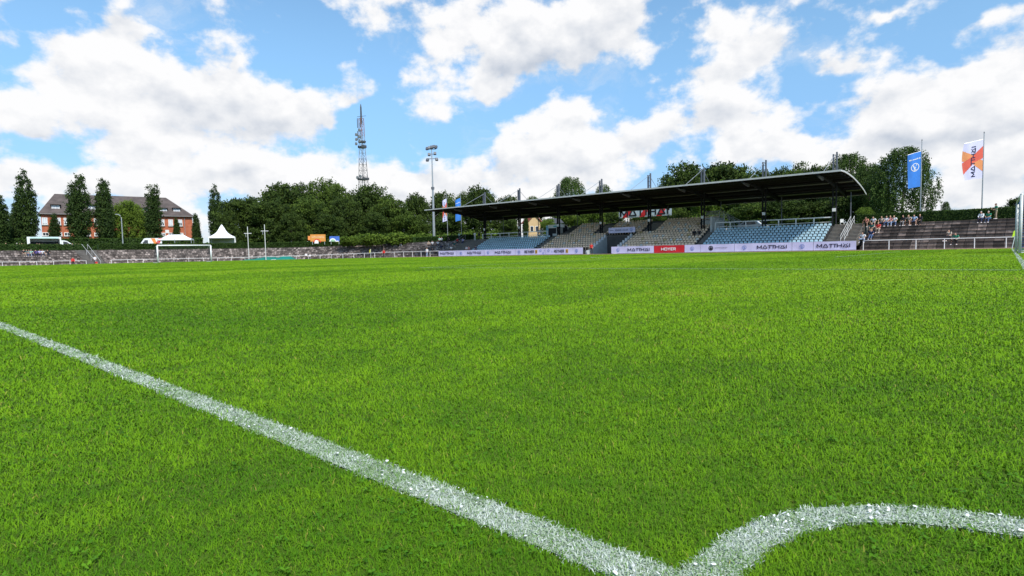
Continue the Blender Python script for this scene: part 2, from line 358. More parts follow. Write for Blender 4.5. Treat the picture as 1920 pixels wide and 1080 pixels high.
# ================================================================= GRASS
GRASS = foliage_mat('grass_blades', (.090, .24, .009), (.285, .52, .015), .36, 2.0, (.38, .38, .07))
PAINTED = foliage_mat('painted_blades', (.16, .29, .08), (.66, .71, .66), .15, 1.2)
def in_poly(px, py, poly):
    ins = np.zeros(len(px), bool); n = len(poly)
    for i in range(n):
        x0, y0 = poly[i]; x1, y1 = poly[(i+1) % n]
        c = ((y0 > py) != (y1 > py)) & (px < (x1-x0)*(py-y0)/(y1-y0+1e-12)+x0); ins ^= c
    return ins
def blades(P, length, width, tone, lean_az, lean, name, mat, zb=0.):
    """one curved triangle-tipped blade per point: 5 vertices, a quad and a tip"""
    n = len(P); ax = np.stack([np.cos(lean_az), np.sin(lean_az)], 1); px = np.stack([-ax[:, 1], ax[:, 0]], 1)
    tw = rng.normal(0, .6, n); c, s_ = np.cos(tw), np.sin(tw); px = np.stack([px[:, 0]*c-px[:, 1]*s_, px[:, 0]*s_+px[:, 1]*c], 1)
    V = np.zeros((n, 5, 3), np.float32); hw = (width/2)[:, None]
    V[:, 0, :2] = P-px*hw; V[:, 1, :2] = P+px*hw; V[:, 0, 2] = V[:, 1, 2] = zb
    m = P+ax*(length*.35*np.sin(lean))[:, None]; hz = length*.55*np.cos(lean*.6)
    V[:, 2, :2] = m+px*hw*.8; V[:, 3, :2] = m-px*hw*.8; V[:, 2, 2] = V[:, 3, 2] = hz+zb
    t = P+ax*(length*np.sin(lean))[:, None]; V[:, 4, :2] = t; V[:, 4, 2] = zb+length*np.cos(lean)*.95
    b = np.arange(n)[:, None]*5
    fl = np.concatenate([b+np.array([0, 1, 2, 3]), b+np.array([3, 2, 4])], 1).ravel()
    me = np_mesh(name, V.reshape(-1, 3), fl, np.tile([4, 3], n))
    at = me.attributes.new('tone', 'FLOAT', 'FACE'); at.data.foreach_set('value', np.repeat(np.clip(tone, 0, 1), 2).astype(np.float32))
    return link_mesh(name, me, mat)
def build_grass():
    # sample distance so that density falls off smoothly away from the corner
    N0 = 88000.; pw = 1.70; dmin, dmax = .35, 118.
    d = np.exp(np.linspace(math.log(dmin), math.log(dmax), 4000)); dens = N0*np.minimum(1, (.95/d)**pw)
    wdt = 2.8; cdf = np.concatenate([[0], np.cumsum(.5*(dens[1:]*d[1:]+dens[:-1]*d[:-1])*np.diff(d))])*wdt
    n = int(cdf[-1]); r = np.interp(rng.random(n)*cdf[-1], cdf, d); a = YAW+(rng.random(n)-.5)*wdt
    P = np.stack([CAM[0]-np.sin(a)*r, CAM[1]+np.cos(a)*r], 1); x, y = P.T
    dn = N0*np.minimum(1, (.95/r)**pw)
    onl = (y > -.004) & (y < LW+.004) & (x < .1)
    arc = in_poly(x, y, ARC_O+ARC_I[::-1])
    jit = rng.normal(0, .006, (n, 2)); arc2 = in_poly(x+jit[:, 0], y+jit[:, 1], ARC_O+ARC_I[::-1]); onl2 = (y+jit[:, 0] > 0) & (y+jit[:, 0] < LW) & (x < .1)
    gl = (np.abs(x-.02+rng.normal(0, .004, n)) < .06) & (y > .0) & (y < 64)
    keep = (x > -112) & (y < 67.5) & (x < 60)
    white = (onl2 | arc2 | gl) & (r < 60) & (rng.random(n) > .10)
    A = vnoise(x+90, y+90, .9, 3, 4); B = vnoise(x+90, y+90, .22, 5, 3); Cn = vnoise(x+200, y+200, 7., 8, 2); Dn = vnoise(x+200, y+200, 22., 9, 2)
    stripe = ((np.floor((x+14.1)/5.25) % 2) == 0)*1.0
    far = np.clip((r-1.6)/9, 0, 1)  # distant blades get a lighter colour for their sunlit look at grazing view
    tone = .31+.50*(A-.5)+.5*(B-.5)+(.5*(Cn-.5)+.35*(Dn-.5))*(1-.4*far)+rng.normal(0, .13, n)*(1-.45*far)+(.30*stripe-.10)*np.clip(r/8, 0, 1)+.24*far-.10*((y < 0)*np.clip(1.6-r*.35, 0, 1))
    dry = rng.random(n) < np.where(r < 12, .012+.9*np.clip(A-.60, 0, .3)*np.clip(B-.40, 0, .4)*4, .01)
    tone = np.where(dry, 1.0, np.clip(tone, 0, .9))
    length = (.0085+.0075*rng.random(n))*(1+.45*np.clip((r-1)/3, 0, 1)+.5*np.clip((r-4)/26, 0, 1))*(.75+.6*Cn)*(.85+.5*(A))
    width = .0014*np.sqrt(N0/dn)*(.7+.6*rng.random(n))
    az = rng.random(n)*6.283; lean = np.clip(rng.normal(.95, .33, n), .05, 1.45)
    g = keep & ~white
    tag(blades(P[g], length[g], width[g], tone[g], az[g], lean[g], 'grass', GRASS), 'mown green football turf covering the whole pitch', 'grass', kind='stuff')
    # painted blades belong to the lines
    def painted(mask, par, zb, boost=1.0):
        k = mask & keep; q = P[k]; nn = k.sum()
        wn = vnoise(q[:, 0]+50, q[:, 1]+50, 9., 31, 3)
        t2 = .50+1.3*(wn-.5)+rng.normal(0, .32, nn)
        o = blades(q, length[k]*.9, width[k]*1.25, t2, az[k], np.clip(lean[k]+.15, .1, 1.4), 'painted_turf', PAINTED)
        o.parent = par
    painted(arc2 & (r < 60), corner_arc, 0); painted(onl2 & ~arc2 & (r < 60), touchline, 0); painted(gl & ~arc2 & (r < 60), goal_line, 0)
    # extra dense painted blades and flakes of chalk close by
    m = 30000; xx = -rng.random(m)**1.7*7; yy = rng.random(m)*LW+rng.normal(0, .004, m)
    o = blades(np.stack([xx, yy], 1), .010+.008*rng.random(m), .0016+.0011*rng.random(m), .42+1.5*(vnoise(xx+50, yy+50, 8., 33, 3)-.5)+rng.normal(0, .33, m), rng.random(m)*6.28, np.clip(rng.normal(.9, .3, m), .1, 1.4), 'painted_turf', PAINTED); o.parent = touchline
    m = 40000; xx = -.75+rng.random(m)*.8; yy = rng.random(m)*.75; k = in_poly(xx+rng.normal(0, .005, m), yy+rng.normal(0, .005, m), ARC_O+ARC_I[::-1]); xx, yy = xx[k], yy[k]; m = len(xx)
    o = blades(np.stack([xx, yy], 1), .010+.008*rng.random(m), .0016+.0011*rng.random(m), .42+1.5*(vnoise(xx+50, yy+50, 8., 33, 3)-.5)+rng.normal(0, .33, m), rng.random(m)*6.28, np.clip(rng.normal(.9, .3, m), .1, 1.4), 'painted_turf', PAINTED); o.parent = corner_arc
    # flakes of dried paint lying in the line
    def flakes(cx, cy, par):
        V = []; Fl = []; 
        for q in range(len(cx)):
            b = len(V); k = random.randint(5, 7); rr = .0013+.0034*random.random()**3; z = .010+random.random()*.006; ta, tb = random.gauss(0, .35), random.gauss(0, .35)
            for i in range(k):
                u = 6.283*i/k; ro = rr*(.6+.6*random.random()); dx, dy = ro*math.cos(u), ro*math.sin(u); V.append((cx[q]+dx, cy[q]+dy, z+dx*ta+dy*tb))
            Fl.append(list(range(b, b+k)))
        o = link_mesh('paint_flakes', np_mesh('paint_flakes', V, [i for f in Fl for i in f], [len(f) for f in Fl]), WHITE, par); o['kind'] = 'stuff'
    m = 700; xx = -rng.random(m)**1.3*5; yy = rng.random(m)*LW; w = vnoise(xx+20, yy+20, 11., 77, 2) > .5; flakes(xx[w], yy[w], touchline)
    m = 3000; xx = -.75+rng.random(m)*.8; yy = rng.random(m)*.75; k = in_poly(xx, yy, ARC_O+ARC_I[::-1]) & (vnoise(xx+20, yy+20, 13., 78, 2) > .53); flakes(xx[k][:190], yy[k][:190], corner_arc)
    # clover leaves in patches
    m = 60000; rr = .4+rng.random(m)**.7*4.2; aa = YAW+(rng.random(m)-.5)*2.0; cx = CAM[0]-np.sin(aa)*rr; cy = CAM[1]+np.cos(aa)*rr
    pn = vnoise(cx+60, cy+60, 2.6, 41, 3); k = (pn > .52) & ~((cy > -.01) & (cy < LW+.01)) & ~in_poly(cx, cy, ARC_O+ARC_I[::-1]) & (rng.random(m) < np.clip(.18/rr, 0, .2)); cx, cy = cx[k], cy[k]; m = len(cx)
    z = .006+.008*rng.random(m); sz = .0026+.0030*rng.random(m); rot = rng.random(m)*6.283
    V = np.zeros((m, 3, 6, 3), np.float32)
    shp = np.array([(0, 0), (.7, .55), (1.35, .62), (1.65, 0), (1.35, -.62), (.7, -.55)])
    for j in range(3):
        th = rot+j*2.094; c, s_ = np.cos(th), np.sin(th)
        tilt = rng.normal(.15, .3, m); rollt = rng.normal(0, .35, m)
        for i, (u, v) in enumerate(shp):
            V[:, j, i, 0] = cx+sz*(u*c-v*s_); V[:, j, i, 1] = cy+sz*(u*s_+v*c); V[:, j, i, 2] = z+sz*(u*tilt+v*rollt)
    me = np_mesh('clover', V.reshape(-1, 3), np.arange(m*18), np.full(m*3, 6))
    at = me.attributes.new('tone', 'FLOAT', 'FACE'); at.data.foreach_set('value', np.repeat(np.clip(rng.normal(.35, .25, m), 0, 1), 3).astype(np.float32))
    tag(link_mesh('clover', me, foliage_mat('clover_leaves', (.05, .16, .008), (.15, .34, .016), .3, 1.2)), 'small clover leaves in patches among the near turf', 'clover', kind='stuff')
build_grass()
# ================================================================= TERRACES, HEDGES, RAILINGS
def stone_mat(name, dark, light, mortar, bw=.8, rh=.4, pos=.5):
    m = bpy.data.materials.new(name); m.use_nodes = True; nt = m.node_tree; b = nt.nodes['Principled BSDF']; N = nt.nodes.new; L = nt.links.new
    tc = N('ShaderNodeTexCoord'); br = N('ShaderNodeTexBrick'); L(tc.outputs['UV'], br.inputs['Vector'])
    br.inputs['Scale'].default_value = 1; br.inputs['Brick Width'].default_value = bw; br.inputs['Row Height'].default_value = rh; br.inputs['Mortar Size'].default_value = .025
    br.inputs['Color1'].default_value = (0, 0, 0, 1); br.inputs['Color2'].default_value = (1, 1, 1, 1); br.inputs['Mortar'].default_value = (.1, .1, .1, 1); br.offset = .5; br.inputs['Bias'].default_value = 0
    n = N('ShaderNodeTexNoise'); n.inputs['Scale'].default_value = 2.2; n.inputs['Detail'].default_value = 6; L(tc.outputs['UV'], n.inputs['Vector'])
    ad = N('ShaderNodeMath'); ad.operation = 'MULTIPLY_ADD'; L(n.outputs[0], ad.inputs[0]); ad.inputs[1].default_value = 1.1; 
    sb = N('ShaderNodeMath'); sb.operation = 'MULTIPLY_ADD'; L(br.outputs['Color'], sb.inputs[0]); sb.inputs[1].default_value = .75; sb.inputs[2].default_value = -.5
    L(sb.outputs[0], ad.inputs[2])
    cr = N('ShaderNodeValToRGB'); L(ad.outputs[0], cr.inputs[0]); e = cr.color_ramp.elements
    e[0].position = .05; e[0].color = (*dark, 1); e[1].position = .95; e[1].color = (*light, 1)
    mid = cr.color_ramp.elements.new(pos); mid.color = (*[(p*.72+q*.28) for p, q in zip(dark, light)], 1)
    mx = N('ShaderNodeMix'); mx.data_type = 'RGBA'; L(br.outputs['Fac'], mx.inputs[0]); L(cr.outputs[0], mx.inputs[6]); mx.inputs[7].default_value = (*mortar, 1)
    L(mx.outputs[2], b.inputs['Base Color']); b.inputs['Roughness'].default_value = .9
    return m
STONE_SHADED = stone_mat('shade_toned_stone', (.045, .034, .028), (.42, .315, .265), (.02, .016, .014), .8, .4, .6)  # same stone as the left terraces, its weaker sun put into darker colours
STONE_SUNLIT = stone_mat('sun_toned_stone', (.06, .048, .042), (.58, .48, .43), (.022, .018, .016), .42, .4, .6)  # same stone, the stronger sun on the left put into paler colours
TREADM = pmat('tread_stone', (.22, .175, .155), .95, .45, .9)
TREADL = pmat('pale_tread_stone', (.19, .155, .138), .95, .5, 1.4)
NST = 8; SR = .9; RISE = TZ/NST
def terrace(name, label, t0, t1, mat, step=1.6):
    ts = np.linspace(t0, t1, max(2, int(abs(t1-t0)/step)+1)); prof = [(1.0, -.3)]
    for j in range(NST): prof += [(1.0+SR*j+.02, RISE*(j+1)-.05), (1.0+SR*j-.05, RISE*(j+1)-.05), (1.0+SR*j-.05, RISE*(j+1)), (1.0+SR*(j+1), RISE*(j+1))]
    V = []; UV = []; 
    for t in ts:
        acc = 0; pv = prof[0]
        for (s, z) in prof:
            p = oval(t, s); V.append((p[0], p[1], z+dz(p[0]))); 
    np_ = len(prof); F_ = []; uvs = []; mats = []
    for i in range(len(ts)-1):
        for k in range(np_-1):
            F_.append((i*np_+k, (i+1)*np_+k, (i+1)*np_+k+1, i*np_+k+1)); horiz = abs(prof[k][1]-prof[k+1][1]) < .01
            j = max(0, (k-1)//4); z0 = 0. if not horiz else .5
            vv = [0.02+j*.4, .39+j*.4] if not horiz else [0.45, .75]
            u0, u1 = ts[i]*1.0+j*.37, ts[i+1]+j*.37
            uvs += [(u0, vv[0]), (u1, vv[0]), (u1, vv[1]), (u0, vv[1])]; mats.append(1 if horiz or (k-1) % 4 == 2 else 0)
    # end caps
    for i in (0, len(ts)-1):
        b = len(V); p = oval(ts[i], 1+SR*NST); V.append((p[0], p[1], -.6)); F_.append(tuple(range(i*np_, (i+1)*np_))+(b,)); mats.append(0); uvs += [(V[q][1]*.9, V[q][2]) for q in F_[-1]]
    me = np_mesh(name, V, [q for f in F_ for q in f], [len(f) for f in F_], False, mats)
    ul = me.uv_layers.new(name='UVMap'); ul.data.foreach_set('uv', np.array(uvs, np.float32).ravel())
    me.materials.append(mat); me.materials.append(TREADM if mat is STONE_SHADED else TREADL)
    o = bpy.data.objects.new(name, me); COL.objects.link(o); return tag(o, label, 'terrace')
X_STAND_R = -13.4; X_STAND_L = -85.2
T_R0 = X_STAND_R+93; T_L1 = X_STAND_L+93
T_ST = t_of(onS(175, 485, 3))                                   # the steps through the left terrace
terrace('terrace', 'shade-toned stone standing terrace right of the covered stand, spectators sitting on it', T_R0, 122, STONE_SHADED)
terrace('terrace', 'long curved grey stone terrace between the stairway and the covered stand', T_ST+1.6, T_L1, STONE_SUNLIT)
terrace('terrace', 'grey stone terrace behind the left railing, left of the stairway', -170, T_ST-1.6, STONE_SUNLIT)
def stairway(name, label, t0, t1, s0, s1, z1, n, mat, cat='stairs'):
    mb = MB(); ts = np.linspace(t0, t1, 3)
    for i in range(n):
        a, b = s0+(s1-s0)*i/n, s1; z = z1*(i+1)/n
        for k in range(2):
            q = [oval(ts[k], a), oval(ts[k+1], a), oval(ts[k+1], b), oval(ts[k], b)]
            zz = dz(q[0][0]); vs = [(p[0], p[1], zz+z-z1/n) for p in q]+[(p[0], p[1], zz+z) for p in q]
            mb.add(vs, [(3, 2, 1, 0), (4, 5, 6, 7), (0, 1, 5, 4), (1, 2, 6, 5), (2, 3, 7, 6), (3, 0, 4, 7)])
    o = mb.build(name, mat); return tag(o, label, cat)
stairway('stairway', 'concrete stairway cutting through the left stone terrace', T_ST-1.55, T_ST+1.55, 1.0, 8.2, TZ, 16, DARKCONC)
PALEGREY = pmat('pale_grey_paint', (.50, .50, .49), .5, .08, 3)
hr = empty('stair_railing', (*oval(T_ST, 4), dz(-130)), 'white sloping handrail on the left terrace stairway', 'handrail')
for off, nm in ((-.3, 'handrail'), (.5, 'handrail')):
    mb = MB(); zz = dz(oval(T_ST, 4)[0])
    mb.tube([(*oval(T_ST+off, 8.6), TZ+1.25+zz), (*oval(T_ST+off, .6), .95+zz)], .032, 6)
    for s_ in (.6, 3.2, 5.8, 8.6): zz2 = max(0, (s_-1)/7.2*TZ); mb.tube([(*oval(T_ST+off, s_), zz2+zz), (*oval(T_ST+off, s_), zz2*1.0+1.0+zz)], .028, 6)
    mb.build(nm, PALEGREY, hr)

HEDGE = foliage_mat('hedge_leaves', (.016, .036, .007), (.045, .085, .012), .2, .5)
def leaf_quads(C, size, tone, up=.35):
    """square leaf clumps with random facing"""
    n = len(C); a = rng.normal(size=(n, 3)); a /= np.linalg.norm(a, axis=1)[:, None]; b = rng.normal(size=(n, 3)); b -= a*(a*b).sum(1)[:, None]; b /= np.linalg.norm(b, axis=1)[:, None]
    c = np.cross(a, b); s_ = np.asarray(size)[:, None]*.5
    V = np.stack([C-b*s_*1.25, C+c*s_*.7, C+b*s_*1.25, C-c*s_*.7], 1)
    return V.reshape(-1, 3), np.asarray(tone)
def leaf_mesh(name, V, tone, extra=None):
    n = len(V)//4; fl = np.arange(n*4); sz = np.full(n, 4); tn = np.asarray(tone)
    if extra is not None:
        ev, ef = extra; fl = np.concatenate([fl, np.array([i for f in ef for i in f])+len(V)]); sz = np.concatenate([sz, [len(f) for f in ef]]); V = np.concatenate([V, np.array(ev)]); tn = np.concatenate([tn, np.full(len(ef), .15)])
    me = np_mesh(name, V, fl, sz); at = me.attributes.new('tone', 'FLOAT', 'FACE'); at.data.foreach_set('value', np.clip(tn, 0, 1).astype(np.float32)); return me
def hedge(name, label, pts, w, z0f, h, nleaf, leaf=.2, mat=None, group=None):
    """clipped hedge along a line of points: leafy skin over a dense core"""
    pts = [np.array(p, float) for p in pts]; core = []; cf = []; L_ = 0; seg = []
    for i, p in enumerate(pts):
        d = pts[min(i+1, len(pts)-1)]-pts[max(i-1, 0)]; d /= np.linalg.norm(d); n = np.array([-d[1], d[0]]); z = z0f(p)
        for s_, zz in ((-1, 0), (-1, h-.06), (1, h-.06), (1, 0)): q = p+n*(w/2-.06)*s_; core.append((q[0], q[1], z+zz))
        seg.append((p, n, z))
    for i in range(len(pts)-1): cf += [(4*i+k, 4*i+k+1, 4*i+k+5, 4*i+k+4) for k in range(3)]
    cf += [(0, 1, 2, 3), tuple(4*(len(pts)-1)+k for k in (3, 2, 1, 0))]
    ln = np.array([np.linalg.norm(pts[i+1]-pts[i]) for i in range(len(pts)-1)]); cum = np.concatenate([[0], np.cumsum(ln)])
    u = rng.random(nleaf)*cum[-1]; i = np.clip(np.searchsorted(cum, u)-1, 0, len(ln)-1); f = (u-cum[i])/ln[i]
    P = np.array([s[0] for s in seg]); Nn = np.array([s[1] for s in seg]); Z = np.array([s[2] for s in seg])
    base = P[i]*(1-f)[:, None]+P[i+1]*f[:, None]; nn = Nn[i]; z = Z[i]*(1-f)+Z[i+1]*f
    face = rng.random(nleaf); side = np.where(face < .38, -1, np.where(face < .6, 1, 0)); lat = np.where(side != 0, side*w/2, (rng.random(nleaf)-.5)*w); hh = np.where(side != 0, rng.random(nleaf)*h, h)+rng.normal(0, .03, nleaf)+.06*(vnoise(u, u*0, .8, 5, 3)-.5)*2
    C = np.concatenate([base+nn*(lat+rng.normal(0, .04, nleaf))[:, None], (z+np.maximum(hh, .02))[:, None]], 1)
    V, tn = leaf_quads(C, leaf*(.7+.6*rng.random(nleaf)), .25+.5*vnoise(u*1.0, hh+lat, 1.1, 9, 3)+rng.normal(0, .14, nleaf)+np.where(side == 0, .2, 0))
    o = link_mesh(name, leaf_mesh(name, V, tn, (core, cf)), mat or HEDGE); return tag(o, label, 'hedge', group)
GAP0 = t_of(onS(157, 466, 9)); GAP1 = t_of(onS(184, 466, 9)); GM0 = t_of(onS(777, 449, 9)); GM1 = t_of(onS(783, 449, 9))
zh = lambda p: TZ+dz(p[0])-.05
hedge('clipped_hedge', 'dark clipped hedge above the right terrace', [oval(t, 9.1) for t in np.linspace(T_R0-1.6, 122, 14)], 1.3, zh, 1.3, 20000, .13)
hedge('clipped_hedge', 'long curved clipped hedge above the middle terrace, white tents behind it', [oval(t, 9.1) for t in np.linspace(GAP1, GM0, 60)], 1.3, zh, 1.28, 22000, .24)
hedge('clipped_hedge', 'short clipped hedge by the floodlight mast left of the stand', [oval(t, 9.1) for t in np.linspace(GM1, T_L1+.2, 10)], 1.3, zh, 1.2, 4200, .22)
hedge('clipped_hedge', 'clipped hedge in front of the food truck at far left', [oval(t, 9.1) for t in np.linspace(-170, GAP0, 40)], 1.3, zh, 1.22, 14000, .24)

def railing(name, label, ts, h=1.08, s=0., low=False):
    c = oval(ts[len(ts)//2], s); root = empty(name, (c[0], c[1], dz(c[0])), label, 'railing')
    mb = MB(); mb.tube([(*oval(t, s), h+dz(oval(t, s)[0])) for t in np.linspace(ts[0], ts[-1], len(ts)*2-1)], .045, 6); mb.build('handrail', WHITE, root, True)
    proto = MB().tube([(0, 0, 0), (0, 0, h)], .04, 6).build('post', WHITE)
    for i, t in enumerate(ts):
        o = proto if i == 0 else proto.copy()
        if i: COL.objects.link(o)
        p = oval(t, s); o.parent = root; o.location = (p[0]-c[0], p[1]-c[1], dz(p[0])-dz(c[0]))
    return root
railing('perimeter_railing', 'white tubular railing in front of the right terrace', list(np.arange(T_R0+.5, 121, 2.5)))
_n = int((T_L1-(T_ST+2.2))/2.62); railing('perimeter_railing', 'white tubular railing curving in front of the middle terrace', list(np.linspace(T_ST+2.2, T_L1-.2, _n)))
railing('perimeter_railing', 'white tubular railing in front of the far left terrace', list(np.arange(T_ST-2.0, -172, -2.62)))

# ================================================================= LETTERING
def stroke_poly(mb, pts, w, put):
    for (x0, y0), (x1, y1) in zip(pts[:-1], pts[1:]):
        d = np.array([x1-x0, y1-y0]); L_ = np.linalg.norm(d); d = d/L_; n = np.array([-d[1], d[0]])*w/2; e = d*w*.0
        q = [(x0-n[0], y0-n[1]), (x1-n[0], y1-n[1]), (x1+n[0], y1+n[1]), (x0+n[0], y0+n[1])]; put(mb, q)
GLYPH = {   # the wide poster letters of the banners, on a 1 x 1 body
    'M': (1.15, [[(.08, 0), (.08, 1)], [(.08, .93), (.575, .2)], [(1.07, .93), (.575, .2)], [(1.07, 0), (1.07, 1)]]),
    'A': (1.15, [[(.06, .02), (.52, .97)], [(1.09, .02), (.63, .97)], [(.05, .08), (1.10, .08)]]),
    'T': (.80, [[(0, .92), (.82, .92)], [(.40, 0), (.40, .95)]]),
    'H': (1.0, [[(.08, 0), (.08, 1)], [(.92, 0), (.92, 1)], [(.08, .5), (.92, .5)]]),
    'Ä': (1.15, [[(.06, .02), (.50, .86)], [(1.09, .02), (.65, .86)], [(.05, .08), (1.10, .08)], [(.17, 1.0), (.17, .84)], [(.98, 1.0), (.98, .84)]]),
    'I': (.25, [[(.12, 0), (.12, 1)]]),
    'R': (.85, [[(.08, 0), (.08, 1)], [(0, .92), (.75, .92)], [(.75, .95), (.75, .45)], [(.08, .48), (.78, .48)], [(.42, .48), (.8, 0)]]),
    'E': (.75, [[(.08, 0), (.08, 1)], [(0, .92), (.72, .92)], [(0, .5), (.65, .5)], [(0, .08), (.72, .08)]]),
    'Y': (.9, [[(.06, 1), (.45, .45)], [(.84, 1), (.45, .45)], [(.45, 0), (.45, .48)]]),
    'O': (1.0, [[(.08, .1), (.08, .9)], [(.92, .1), (.92, .9)], [(.06, .92), (.94, .92)], [(.06, .08), (.94, .08)]]),
}
def poster_text(word, o, ex, ey, h, t=.006, weight=.17, gap=.16, width=None, mb=None):
    """centre-lined letters: o = left foot of the word; returns the MB and the word's width"""
    o = np.array(o, float); ex = np.array(ex, float); ey = np.array(ey, float); ez = np.cross(ex, ey); ez /= np.linalg.norm(ez)
    tot = sum(GLYPH[c][0]+gap for c in word)-gap; k = (width/tot if width else h); mb = mb or MB(); x = 0; lay = 0
    for c in word:
        for st in GLYPH[c][1]:
            lay += 1
            def put(m_, q, x=x, lay=lay): m_.prism([((a+x)*k, b*h) for a, b in q], o, ex, ey, ez, t+.0004*(lay % 5))
            stroke_poly(mb, st, weight*(1.0 if k >= h else 1.0), put)
        x += GLYPH[c][0]+gap-(.14 if c == 'T' else 0)
    return mb
def font_text(s_, o, ex, ey, h, width=None, mb=None, t=.008):
    cu = bpy.data.curves.new('lettering', 'FONT'); cu.body = s_; cu.size = 1; cu.align_x = 'CENTER'; ob = bpy.data.objects.new('lettering', cu); COL.objects.link(ob)
    me = bpy.data.meshes.new_from_object(ob); vs = np.array([v.co for v in me.vertices]); fs = [tuple(p.vertices) for p in me.polygons]
    COL.objects.unlink(ob); bpy.data.objects.remove(ob); bpy.data.meshes.remove(me); bpy.data.curves.remove(cu)
    w = vs[:, 0].max()-vs[:, 0].min(); hh = .72; ky = h/hh; kx = width/w if width else ky
    ex = np.array(ex, float); ey = np.array(ey, float); ez = np.cross(ex, ey); o = np.array(o, float)
    mb = mb or MB(); mb.add([o+ex*(v[0]*kx)+ey*(v[1]*ky)+ez*t for v in vs], fs); return mb
def ring_poly(mb, c, r0, r1, o, ex, ey, t, n=20, a0=0, a1=2*math.pi):
    ez = np.cross(ex, ey)
    for i in range(n):
        u, v = a0+(a1-a0)*i/n, a0+(a1-a0)*(i+1)/n
        mb.prism([(c[0]+r0*math.cos(u), c[1]+r0*math.sin(u)), (c[0]+r1*math.cos(u), c[1]+r1*math.sin(u)), (c[0]+r1*math.cos(v), c[1]+r1*math.sin(v)), (c[0]+r0*math.cos(v), c[1]+r0*math.sin(v))], o, ex, ey, ez, t)
def crest(mb, c, r, o, ex, ey, t):
    """ringed club badge: a ring, a V, an L-stroke and three bars at its foot"""
    ez = np.cross(ex, ey); ring_poly(mb, c, r*.84, r, o, ex, ey, t)
    P = lambda q: [(c[0]+a*r, c[1]+b*r) for a, b in q]
    for q in ([(-.5, .55), (-.28, .55), (.02, -.35), (-.12, -.5)], [(.12, .1), (.3, .1), (.05, -.5), (-.1, -.5)], [(.2, .35), (.38, .35), (.42, .58), (.24, .58)], [(-.4, -.62), (.42, -.62), (.42, -.52), (-.4, -.52)], [(-.25, -.78), (.3, -.78), (.3, -.68), (-.25, -.68)]): mb.prism(P(q), o, ex, ey, ez, t*1.05)
EX, EZ = (1, 0, 0), (0, 0, 1)
CRESTBLUE = pmat('crest_blue', (.10, .20, .50), .6, .05, 3)
MUSTARD = pmat('mustard_print', (.62, .36, .03), .6, .05, 3)

# ================================================================= ADVERTISING BANNERS on the railing before the stand
YB = 75.88
def bx(px): return onY(px, 462, YB)[0]
def banner(px0, px1, label, mat=VINYL):
    x0, x1 = bx(px0)+.02, bx(px1)-.02; n = max(6, int((x1-x0)/.25)); V = []; F_ = []; zb, zt = .06, 1.10
    root = empty('advertising_banner', ((x0+x1)/2, YB, 0), label, 'banner')
    mb = MB(); nz = 5
    for i in range(n+1):
        x = x0+(x1-x0)*i/n
        for k in range(nz+1):
            f = k/nz; sag = -.03*math.sin(math.pi*((x*.4) % 1))*(f == 1); w = .012*math.sin(x*2.1+f*2)+.01*math.sin(x*5.3+1.3*f)*(1-f)
            V.append((x, YB+w, zb+(zt-zb)*f+sag))
    F_ = [(i*(nz+1)+k, (i+1)*(nz+1)+k, (i+1)*(nz+1)+k+1, i*(nz+1)+k+1) for i in range(n) for k in range(nz)]
    m2 = len(V); V2 = V+[(a, b+.02, c) for a, b, c in V]; F2 = F_+[tuple(q+m2 for q in f)[::-1] for f in F_]
    mb.add(V2, F2); o = mb.build('cloth', mat, root, True)
    fr = MB(); fr.beam((x0, YB+.06, zt-.03), (x1, YB+.06, zt-.03), .05); fr.beam((x0, YB+.06, .1), (x1, YB+.06, .1), .05)
    for x in np.arange(x0+.05, x1, 2.2): fr.beam((x, YB+.06, 0), (x, YB+.06, zt-.06), .05)
    fr.build('frame', STEEL, root); return root
YL = YB-.035
def word_on(root, word, p0, p1, mat, z=.36, h=.44, wt=.19):
    mb = poster_text(word, (bx(p0), YL, z), EX, EZ, h, width=bx(p1)-bx(p0), weight=wt); mb.build('lettering', mat, root)
def crest_on(root, px, r=.27, mat=None):
    mb = MB(); crest(mb, (0, 0), r, (bx(px), YL, .57), EX, EZ, .006); mb.build('emblem', mat or CRESTBLUE, root)
b = banner(822, 855, 'white banner, leftmost of the row before the stand, black poster lettering'); word_on(b, 'MATTHÄI', 825.5, 851.5, NAVY)
b = banner(855, 908, 'white banner, second from left, blue badge then black lettering'); crest_on(b, 864); word_on(b, 'MATTHÄI', 876, 903, NAVY)
b = banner(908, 966, 'white banner under the left blue seats, badge then black lettering'); crest_on(b, 915); word_on(b, 'MATTHÄI', 928, 959.5, NAVY)
def reyher(b, p0, p1, pe):
    word_on(b, 'REYHER', p0, p1, BLACK, .34, .46, .2)
    x = bx(pe); MB().box((x, YL-.003, .57), (.46, .008, .6)).build('yellow_square', MUSTARD, b)
    mb = MB(); ring_poly(mb, (0, 0), .07, .13, (x, YL-.009, .60), EX, EZ, .006); mb.box((x, YL-.012, .40), (.3, .006, .06)); mb.build('emblem', BLACK, b)
b = banner(966, 1022, 'white banner with badge, black lettering and yellow square, before the left stairs'); crest_on(b, 973); reyher(b, 983.5, 1001, 1005.5)
mb = MB()
for px, z, r, a0, a1 in ((1013.5, .72, .2, 0, 6.2832), (1018.5, .28, .17, 0, 6.2832), (1020, .72, .14, -1.2, 1.3)):
    mb = MB(); ring_poly(mb, (0, 0), r*.68, r, (bx(px), YL, z), EX, EZ, .006, 18, a0, a1); mb.build('ring', CRESTBLUE, b)
b = banner(1022, 1093, 'white banner left of the tunnel opening, rings, black lettering and yellow square'); reyher(b, 1039, 1057.5, 1063); crest_on(b, 1081)
for px, z, r, a0, a1 in ((1028.5, .7, .21, 0, 6.2832), (1034, .5, .18, -1.2, 1.3)):
    mb = MB(); ring_poly(mb, (0, 0), r*.68, r, (bx(px), YL, z), EX, EZ, .006, 18, a0, a1); mb.build('ring', CRESTBLUE, b)
